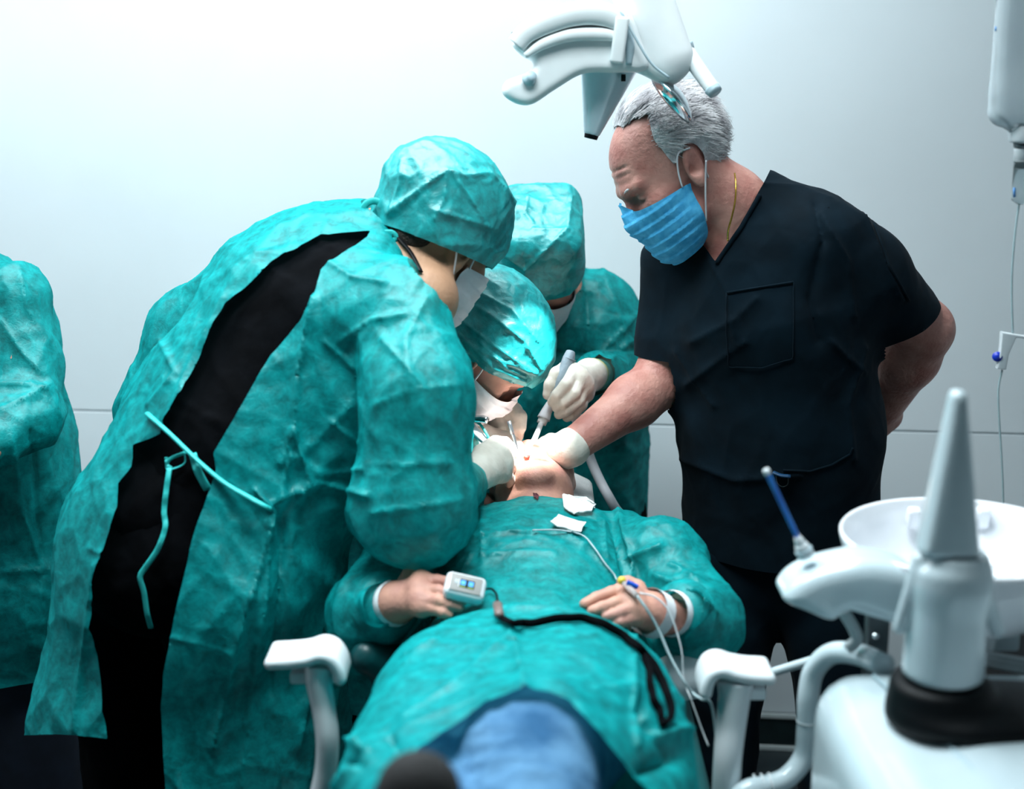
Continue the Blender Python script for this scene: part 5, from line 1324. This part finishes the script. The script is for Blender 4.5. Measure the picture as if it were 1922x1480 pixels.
# instrument rest reaching to the left
HY = 1.62
rest = prism(spl([(1463, 1104), (1482, 1078), (1522, 1056), (1575, 1042), (1625, 1037), (1700, 1056), (1740, 1110), (1715, 1172), (1660, 1152), (1605, 1130), (1575, 1134), (1550, 1148), (1505, 1131), (1472, 1117)], 4), HY, 0.085, 0.022)
unit.part('instrument_rest', mesh_sdf(rest, W(1440, 1240, HY) - (0, 0.09, 0.01), W(1780, 1000, HY) + (0, 0.11, 0.01), 0.003), m_unit)
unit.part('rest_channel', tube([W(u, v, HY - 0.03) for u, v in [(1563, 1143), (1572, 1132), (1592, 1128), (1640, 1142), (1700, 1160)]], [0.005, 0.009, 0.010, 0.0095, 0.009], 14, 6), m_unit)
unit.part('rest_hose', tube([W(u, v, HY + 0.02) for u, v in [(1585, 1150), (1602, 1178), (1608, 1200), (1590, 1218)]], 0.0075, 12, 6), m_tube)
unit.part('post', rbox((W(1645, 1190, HY + 0.06) + (0, 0, -0.02)), (0.014, 0.010, 0.075), None, 0.003, 2), m_steel, smooth='auto')
unit.part('post_screw', tube([W(1644, 1193, HY + 0.048), W(1644, 1193, HY + 0.044)], 0.004, 12, 1), m_chrome)
# bent pipe from the unit down towards the chair
pz = [W(1660, 1248, 1.60), W(1612, 1228, 1.66), W(1562, 1226, 1.70), W(1528, 1258, 1.72), W(1517, 1310, 1.72), W(1515, 1370, 1.72), W(1508, 1420, 1.72), W(1478, 1458, 1.71), W(1440, 1474, 1.70), W(1405, 1482, 1.69), W(1382, 1510, 1.69), W(1378, 1600, 1.70), np.array([0.30, 1.72, 0.30]), np.array([0.34, 1.70, 0.02])]
pipe = unit.part('pipe', tube(pz, 0.0142, 20, 8), m_unit, label='bent grey-white pipe')
unit.part('pipe_joint', tube([W(1516, 1350, 1.72), W(1516, 1354, 1.72)], 0.0149, 20, 1), m_tube, parent=pipe)
for i in range(3):
    unit.part('pipe_rib', tube([W(1450 - 14 * i, 1470 + 1.5 * i, 1.70), W(1446 - 14 * i, 1471 + 1.5 * i, 1.70)], 0.0155, 20, 1), m_white, parent=pipe)
unit.part('cross_pipe', tube([W(1440, 1264, 1.86), W(1500, 1246, 1.84), W(1540, 1236, 1.82), W(1640, 1225, 1.74)], 0.0065, 12, 6), m_unit)
for dv in (0, 9, 18):
    unit.part('hose', tube([W(1835, 1222 + dv, 1.62), W(1880, 1232 + dv, 1.64), W(1960, 1246 + dv, 1.66)], 0.0042, 10, 4), m_tube)
unit.part('chrome_fitting', tube([W(1888, 1158, 1.74), W(1950, 1164, 1.76)], 0.010, 18, 2), m_chrome)
unit.part('chrome_ring', tube([W(1896, 1150, 1.735), W(1903, 1152, 1.737)], 0.0125, 18, 1), m_chrome)
unit.part('bowl_bracket', rbox(W(1880, 1150, 1.70), (0.02, 0.02, 0.045), None, 0.006, 2), m_unit, smooth='auto')

# saliva ejector standing in the rest
m_blue = mat('blue_tube', (0.02, 0.15, 0.62), rough=0.3, trans=0.1, col2=(0.03, 0.24, 0.75), vscale=120, stretch=(1, 1, 0.1))
e0, e1 = W(1512, 1040, HY - 0.005), W(1437, 880, HY - 0.005)
ej = Thing('saliva_ejector', 'bright blue saliva ejector tube with white tip standing in the instrument rest', 'suction tube', e0)
L = lambda t: e0 + (e1 - e0) * t
ej.part('tube', tube([L(0.19), L(0.5), L(0.96)], 0.0032, 12, 4), m_blue)
ej.part('tip', tube([L(0.945), L(0.985), L(1.0)], [0.0043, 0.0043, 0.0033], 12, 3), m_white)
ej.part('valve', tube([L(-0.02), L(0.05), L(0.055), L(0.11), L(0.115), L(0.155), L(0.21)], [0.0105, 0.0098, 0.0085, 0.0082, 0.0068, 0.0062, 0.0042], 18, 3), m_white)
ej.part('valve_ring', tube([L(0.045), L(0.06)], 0.0108, 18, 1), m_grey)

# black stool behind the unit
st_c = Wz(1900, 1200, 0.62)
stool = Thing('work_stool', 'black upholstered work stool behind the dental unit', 'stool', (st_c[0], st_c[1], 0))
def at0(m_, c): V, Q = m_; return V + np.asarray(c), Q
stool.part('seat', at0(lathe([(0.05, -0.08), (0.19, -0.075), (0.21, -0.05), (0.215, -0.02), (0.20, 0.0), (0.15, 0.008), (0.02, 0.01)], 48), (st_c[0] + 0.05, st_c[1], 0.62)), m_dark)
stool.part('gas_lift', at0(lathe([(0.03, 0.08), (0.03, 0.3), (0.02, 0.3), (0.02, 0.55)], 24), (st_c[0] + 0.05, st_c[1], 0)), m_chrome)
for i in range(5):
    a = 2 * math.pi * i / 5 + 0.3
    e = np.array([st_c[0] + 0.05 + 0.24 * math.cos(a), st_c[1] + 0.24 * math.sin(a), 0.06])
    lg = stool.part('base_leg', tube([(st_c[0] + 0.05, st_c[1], 0.10), e], [0.02, 0.014], 10, 3), m_dark)
    stool.part('caster', at0(lathe([(0.015, 0), (0.024, 0.008), (0.024, 0.04), (0.015, 0.05)], 16), e - (0, 0, 0.06)), m_dark, parent=lg)

# ================================================================== drip set on the right
DY = 2.15
dr = Thing('infusion_stand', 'steel infusion stand holding the drip bag at the wall', 'drip stand', (W(2010, 700, DY + 0.04)[0], DY + 0.04, 0))
px_ = W(2010, 700, DY + 0.04)[0]
dr.part('pole', tube([(px_, DY + 0.04, 0.02), (px_, DY + 0.04, 1.2), (px_, DY + 0.04, 2.12)], 0.010, 14, 2), m_chrome)
dr.part('hook', tube([(px_, DY + 0.04, 2.10), (px_ - 0.02, DY + 0.02, 2.12), W(1930, -60, DY) + (0, 0, 0.16), W(1930, -60, DY) + (0, 0, 0.10), W(1937, -60, DY) + (0, 0, 0.105)], 0.004, 8, 6), m_chrome)
for i in range(4):
    a = math.pi / 2 * i + 0.4
    dr.part('foot', tube([(px_, DY + 0.04, 0.04), (px_ + 0.2 * math.cos(a), DY + 0.04 + 0.2 * math.sin(a), 0.015)], [0.014, 0.011], 10, 3), m_steel)
m_bag = mat('clear_bag', (0.80, 0.90, 0.95), rough=0.12, trans=0.55, var=0.02, ior=1.2)
m_clear = mat('clear_plastic', (0.80, 0.90, 0.93), rough=0.1, trans=0.75, var=0.02, ior=1.2)
m_line = mat('clear_line', (0.55, 0.72, 0.76), rough=0.2, trans=0.35, var=0.03)
m_bprint = mat('blue_print', (0.08, 0.25, 0.55), rough=0.6, var=0.1)
m_clampblue = mat('clamp_blue', (0.005, 0.03, 0.42), rough=0.3, var=0.1)
iv = Thing('drip_bag', 'clear infusion bag with drip chamber and roller clamp hanging beside the wall', 'drip bag', W(1915, 270, DY))
bagf = U(box(W(1938, 60, DY), (M(72, 60, DY), 0.022, M(175, 60, DY)), None, 0.022), cone(W(1938, 190, DY), W(1925, 245, DY), M(55, 200, DY), M(22, 245, DY), ((0, 1, 0), 2.2)), k=0.03)
iv.part('bag', mesh_sdf(bagf, W(1840, 290, DY) - (0, 0.06, 0), W(2040, -150, DY) + (0, 0.06, 0), 0.004), m_bag)
iv.part('bag_edge', tube([W(u, v, DY) for u, v in [(1873, -60), (1871, 60), (1866, 160), (1868, 205), (1890, 226), (1905, 245)]], 0.0022, 8, 6), m_clear)
for (v0, v1, w) in ((50, 58, 0.0026), (85, 122, 0.0018), (129, 139, 0.0030), (146, 152, 0.0024), (158, 200, 0.0032)):
    iv.part('scale_mark', tube([W(1871 - (v0 > 100) * 3, v0, DY - 0.004), W(1870 - (v0 > 100) * 4, v1, DY - 0.004)], w, 6, 2), m_bprint if v0 != 85 else m_tube)
iv.part('port', lathe([(0.019, -0.004), (0.021, 0.0), (0.021, 0.02), (0.014, 0.026)], 24, W(1920, 262, DY)), m_white)
iv.part('port_ring', lathe([(0.013, -0.008), (0.014, 0.0)], 20, W(1920, 268, DY)), m_steel)
iv.part('spike', lathe([(0.010, -0.03), (0.012, -0.004), (0.013, 0.0)], 20, W(1919, 276, DY)), m_white)
ch = W(1916, 376, DY); hh = W(1916, 300, DY)[2] - ch[2]
iv.part('drip_chamber', lathe([(0.004, -0.006), (0.0135, 0.0), (0.0145, 0.006), (0.0145, hh - 0.004), (0.0155, hh - 0.004), (0.0155, hh)], 24, ch), m_clear)
iv.part('chamber_mark', tube([W(1904, 352, DY - 0.012), W(1904, 370, DY - 0.012)], 0.002, 6, 1), m_bprint)
iv.part('line', tube([W(u, v, DY) for u, v in [(1913, 380), (1906, 430), (1900, 500), (1899, 560), (1901, 625)]], 0.0017, 8, 6), m_line)
clamp = iv.part('roller_clamp', outline_slab([(1881, 623), (1922, 630), (1960, 634), (1960, 638), (1908, 634), (1894, 666), (1889, 694), (1872, 692), (1878, 660)], DY, 0.012, 0.002), m_white, smooth='auto')
iv.part('roller', tube([W(1872, 669, DY - 0.004), W(1872, 669, DY + 0.004)], 0.0078, 16, 1), m_clampblue, parent=clamp, label='blue roller wheel')
iv.part('lower_line', tube([W(u, v, DY) for u, v in [(1881, 694), (1874, 730), (1875, 780), (1880, 860), (1883, 940), (1882, 1030)]] + [W(1840, 1180, DY), W(1700, 1380, 2.0)], 0.0016, 8, 6), m_line)

# ================================================================== things on and around the patient
GV = joinm(*[(np.array([v.co for v in o.data.vertices]) + np.array(E_.loc), np.array([list(p.vertices)[:3] for p in o.data.polygons if len(p.vertices) == 3] )) for o in E_.o.children if o.name.split('.')[0] in ('gown', 'lap_drape') and o.parent == E_.o])
# suction handpiece with its tip in the mouth
tool = lambda u, v, Y: W(u, v, Y)
sx_ = Thing('suction_handpiece', 'grey ribbed suction handpiece with a white tip held over the mouth', 'suction handpiece', W(1030, 770, 2.572))
m_rib = mat('ribbed_grey', (0.26, 0.33, 0.38), rough=0.5, var=0.1, bump=0.5, bscale=90)
m_lgrey = mat('pale_grey_plastic', (0.62, 0.64, 0.68), rough=0.35, var=0.04)
m_wtip = mat('white_tip', (0.85, 0.86, 0.86), rough=0.35, var=0.03)
sx_.part('handle', tube([tool(1071, 660, 2.60), tool(1067, 674, 2.592), tool(1055, 708, 2.58), tool(1042, 742, 2.574), tool(1034, 758, 2.572)], [0.0085, 0.0115, 0.0120, 0.0110, 0.0085], 20, 6), m_rib, label='dark grey ribbed handle')
for i in range(7):
    t_ = i / 6
    sx_.part('rib', tube([tool(1069 - 26 * t_, 672 + 66 * t_, 2.593 - 0.018 * t_), tool(1068.3 - 26 * t_, 674 + 66 * t_, 2.5925 - 0.018 * t_)], 0.0126, 20, 1), m_rib)
sx_.part('nozzle', tube([tool(1034, 757, 2.572), tool(1026, 772, 2.566), tool(1020, 786, 2.56)], [0.0085, 0.0100, 0.0125], 20, 5), m_lgrey)
sx_.part('collar', tube([tool(1021, 784, 2.56), tool(1016, 795, 2.555)], [0.0095, 0.0090], 18, 3), m_wtip)
sx_.part('tip', tube([tool(1016, 794, 2.555), tool(1004, 822, 2.47), tool(989, 853, 2.40)], [0.0050, 0.0050, 0.0054], 16, 5), m_wtip)
hose_ = Thing('suction_hose', 'grey suction hose hanging behind the outstretched bare arm', 'hose', W(1145, 935, 2.62))
hose_.part('tube', tube([W(1075, 770, 2.66), W(1090, 800, 2.68), W(1108, 860, 2.68), W(1128, 905, 2.66), W(1150, 945, 2.64), W(1185, 1010, 2.66), W(1200, 1150, 2.7)], 0.0095, 14, 8), m_lgrey)
hose_.part('coupling', tube([W(1082, 783, 2.67), W(1090, 800, 2.68)], 0.0115, 14, 3), m_lgrey)
# metal handpiece and mirror of the surgeon
hp = Thing('dental_handpiece', 'steel dental handpiece with teal hose held beside the white mask', 'handpiece', W(900, 815, 2.40))
hp.part('barrel', tube([W(884, 800, 2.42), W(898, 815, 2.41), W(916, 832, 2.40)], [0.0075, 0.0085, 0.0070], 16, 5), m_lgrey)
hp.part('sleeve', tube([W(890, 786, 2.41), W(905, 786, 2.405), W(915, 788, 2.40)], [0.006, 0.007, 0.006], 14, 4), m_chrome)
hp.part('hose', tube([W(868, 800, 2.44), W(884, 790, 2.42), W(900, 795, 2.41), (W(912, 812, 2.40)), W(922, 832, 2.395)], 0.0024, 10, 6), m_tie)
pr = Thing('probe', 'thin dark steel probe in the gloved fingers above the mouth', 'probe', W(972, 846, 2.41))
pr.part('shaft', tube([W(958, 800, 2.41), W(966, 826, 2.408), W(972, 846, 2.406)], [0.0028, 0.0028, 0.0016], 10, 4), m_steel)
pr.part('grip', tube([W(955, 790, 2.412), W(962, 814, 2.409)], 0.0038, 10, 3), m_steel)

# two pieces of gauze on the chest
def patch_on(poly, n=10, off=0.003, th=0.002, seed=0):
    c = np.mean(poly, 0); P = []
    rings = [0.0, 0.35, 0.7, 0.92, 1.0]; pts = []
    pl = np.array(lerp_poly(list(poly) + [poly[0]], 4)[:-1])
    m = len(pl); px = [tuple(c)]
    for r in rings[1:]: px += [tuple(c + (p - c) * r) for p in pl]
    V = np.array(on_surf(GV, px, off)); Y = V[:, 1]
    V[:, 1] = V[:, 1]
    # smooth the depths so that the patch lies flat
    A = np.c_[np.ones(len(V)), V[:, 0], V[:, 1]]; co = np.linalg.lstsq(A, V[:, 2], rcond=None)[0]
    V[:, 2] = np.maximum(V[:, 2] * 0.15 + (A @ co) * 0.85, V[:, 2] - 0.001)
    V[:, 2] += 0.0012 * vnoise(V * 120, seed)
    Q = [[0, 1 + i, 1 + (i + 1) % m] for i in range(m)]
    for r in range(3):
        for i in range(m):
            a = 1 + r * m + i; b = 1 + r * m + (i + 1) % m; c2 = b + m; d = a + m
            Q += [[a, d, c2], [a, c2, b]]
    Q = np.array(Q)
    if normals(V, Q)[:, 2].mean() < 0: Q = Q[:, ::-1]
    V2, F2 = thicken((V + (0, 0, th), Q), th)
    return V2, F2
single('gauze_pad', patch_on([(1055, 934), (1100, 936), (1117, 952), (1110, 964), (1078, 966), (1058, 955)], seed=1), m_gauze, 'crumpled white gauze pad nearer the neck on the teal-covered chest', 'gauze', smooth='auto')
single('gauze_pad', patch_on([(1048, 969), (1099, 985), (1089, 1003), (1033, 988)], seed=2), m_gauze, 'flat rectangular white gauze pad below the crumpled one on the chest', 'gauze', smooth='auto')
st = E_.part('stain', patch_on([(1000, 928), (1006, 925), (1012, 932), (1009, 938), (1002, 935)], off=0.0012, th=0.0006), mat('dried_blood', (0.10, 0.02, 0.03), rough=0.6, var=0.3), label='small dark red stain')

# pulse oximeter clipped on a finger
oc = W(872, 1104, 1.875)
Rm = basis(nrm(np.array([0.10, 1.0, -0.30])), (-0.05, -0.35, 1.0))
tiltm = np.array([[math.cos(0.24), 0, math.sin(0.24)], [0, 1, 0], [-math.sin(0.24), 0, math.cos(0.24)]])
Ro = tiltm @ basis((0, 0.62, -0.78), (0, 0.78, 0.62))     # local x right, y away from the viewer, z up the face
ox = Thing('pulse_oximeter', 'small white pulse oximeter with blue display clipped on the finger', 'pulse oximeter', oc)
def loc(m_): V, Q = m_; return V @ Ro.T + oc, Q
ob = box((0, 0, 0), (0.0290, 0.012, 0.0190), None, 0.0085)
ox.part('case', loc(mesh_sdf(ob, (-0.04, -0.025, -0.03), (0.04, 0.025, 0.03), 0.0016)), m_white)
ox.part('face', loc(rbox((0, -0.0118, 0), (0.0225, 0.0012, 0.0135), None, 0.001, 2)), mat('oximeter_face', (0.27, 0.265, 0.255), rough=0.5, var=0.04), smooth='auto')
scr = ox.part('screen', loc(rbox((0.0015, -0.0129, 0.0), (0.0105, 0.0006, 0.0066), None, 0.0003, 1)), m_dark, smooth='auto')
m_scr = mat('display_blue', (0.02, 0.2, 0.6), rough=0.3, emit=((0.05, 0.42, 1.0), 0.9))
for x_ in (-0.0042, 0.0068):
    ox.part('digit', loc(rbox((x_, -0.0136, 0.0008), (0.0036, 0.0003, 0.0036), None, 0.0002, 1)), m_scr, parent=scr, smooth='auto')
    ox.part('bar', loc(rbox((x_, -0.0136, -0.0052), (0.0040, 0.0003, 0.0007), None, 0.0002, 1)), mat('display_green', (0.2, 0.35, 0.05), rough=0.4, emit=((0.3, 0.55, 0.05), 0.4)), parent=scr, smooth='auto')
ox.part('power_button', loc(rbox((-0.0135, -0.0129, 0.001), (0.0026, 0.0006, 0.0036), None, 0.0008, 2)), m_tube, smooth='auto')
ox.part('logo_mark', loc(rbox((-0.0098, -0.0128, 0.0), (0.0007, 0.0004, 0.006), None, 0.0002, 1)), m_white, smooth='auto')
# its black lanyard over the lap
cord_px = [(912, 1113), (924, 1112), (932, 1124), (935, 1144)]
ly = Thing('lanyard', 'black lanyard of the pulse oximeter lying across the lap with a long loop', 'lanyard', W(936, 1160, 1.80))
ly.part('thin_cord', tube([W(905, 1110, 1.868)] + on_surf(GV, cord_px, 0.006), 0.0016, 8, 6), m_dark)
kp = on_surf(GV, [(936, 1146), (938, 1168)], 0.010)
ly.part('slider', tube(kp, [0.0065, 0.0062], 12, 3, 0.7), mat('slider_brown', (0.16, 0.11, 0.10), rough=0.4, var=0.1), label='brownish cord slider')
strap = [(938, 1164), (960, 1176), (1000, 1178), (1050, 1168), (1090, 1167), (1130, 1178), (1165, 1198), (1195, 1222), (1222, 1255), (1240, 1290), (1252, 1330), (1253, 1358), (1245, 1370), (1236, 1358), (1232, 1338), (1222, 1320), (1214, 1290), (1212, 1260), (1202, 1235)]
ly.part('strap', tube(on_surf(GV, lerp_poly(strap, 2), 0.0065), 0.0056, 8, 4, 0.6), m_black)

# infusion cannula in the hand with its lines
cn_ = Thing('cannula', 'yellow-capped infusion cannula with blue wing taped on the wrist', 'cannula', W(1180, 1098, 1.87))
m_yel = mat('yellow_cap', (0.75, 0.55, 0.06), rough=0.35, var=0.08)
m_bl = mat('blue_wing', (0.01, 0.10, 0.62), rough=0.35, var=0.08)
cn_.part('cap', (lambda m_: m_)(mesh_sdf(ell(W(1167, 1089, 1.885), (0.0062, 0.0062, 0.0062)), W(1167, 1089, 1.885) - 0.012, W(1167, 1089, 1.885) + 0.012, 0.0014)), m_yel, label='round yellow cap')
cn_.part('hub', tube([W(1171, 1094, 1.88), W(1182, 1104, 1.87), W(1196, 1118, 1.855)], [0.0040, 0.0044, 0.0036], 12, 4), m_clear)
cn_.part('wing', rbox(W(1187, 1097, 1.872), (0.0088, 0.0025, 0.0032), basis((0.2, 1, 0), (0.42, 0, 1)), 0.0012, 2), m_bl, smooth='auto')
cn_.part('line', tube([W(1196, 1118, 1.85), W(1212, 1140, 1.842), W(1226, 1162, 1.84), W(1240, 1190, 1.835), W(1258, 1232, 1.82), W(1285, 1280, 1.80), W(1300, 1300, 1.80), W(1318, 1312, 1.78), W(1332, 1316, 1.78), W(1340, 1345, 1.775), W(1346, 1400, 1.77)], 0.0021, 10, 6), m_line)
cn_.part('thin_line', tube([W(1200, 1112, 1.86), W(1230, 1120, 1.858), W(1255, 1145, 1.85), W(1270, 1185, 1.84), W(1280, 1225, 1.83), W(1284, 1275, 1.82), W(1300, 1320, 1.80), W(1318, 1370, 1.79), W(1330, 1400, 1.78)], 0.0012, 8, 6), m_white)
cn_.part('chest_line', tube(on_surf(GV, [(1000, 997), (1050, 997), (1090, 1008), (1115, 1030), (1135, 1060), (1150, 1078), (1155, 1092)], 0.004), 0.0014, 8, 6), m_line)
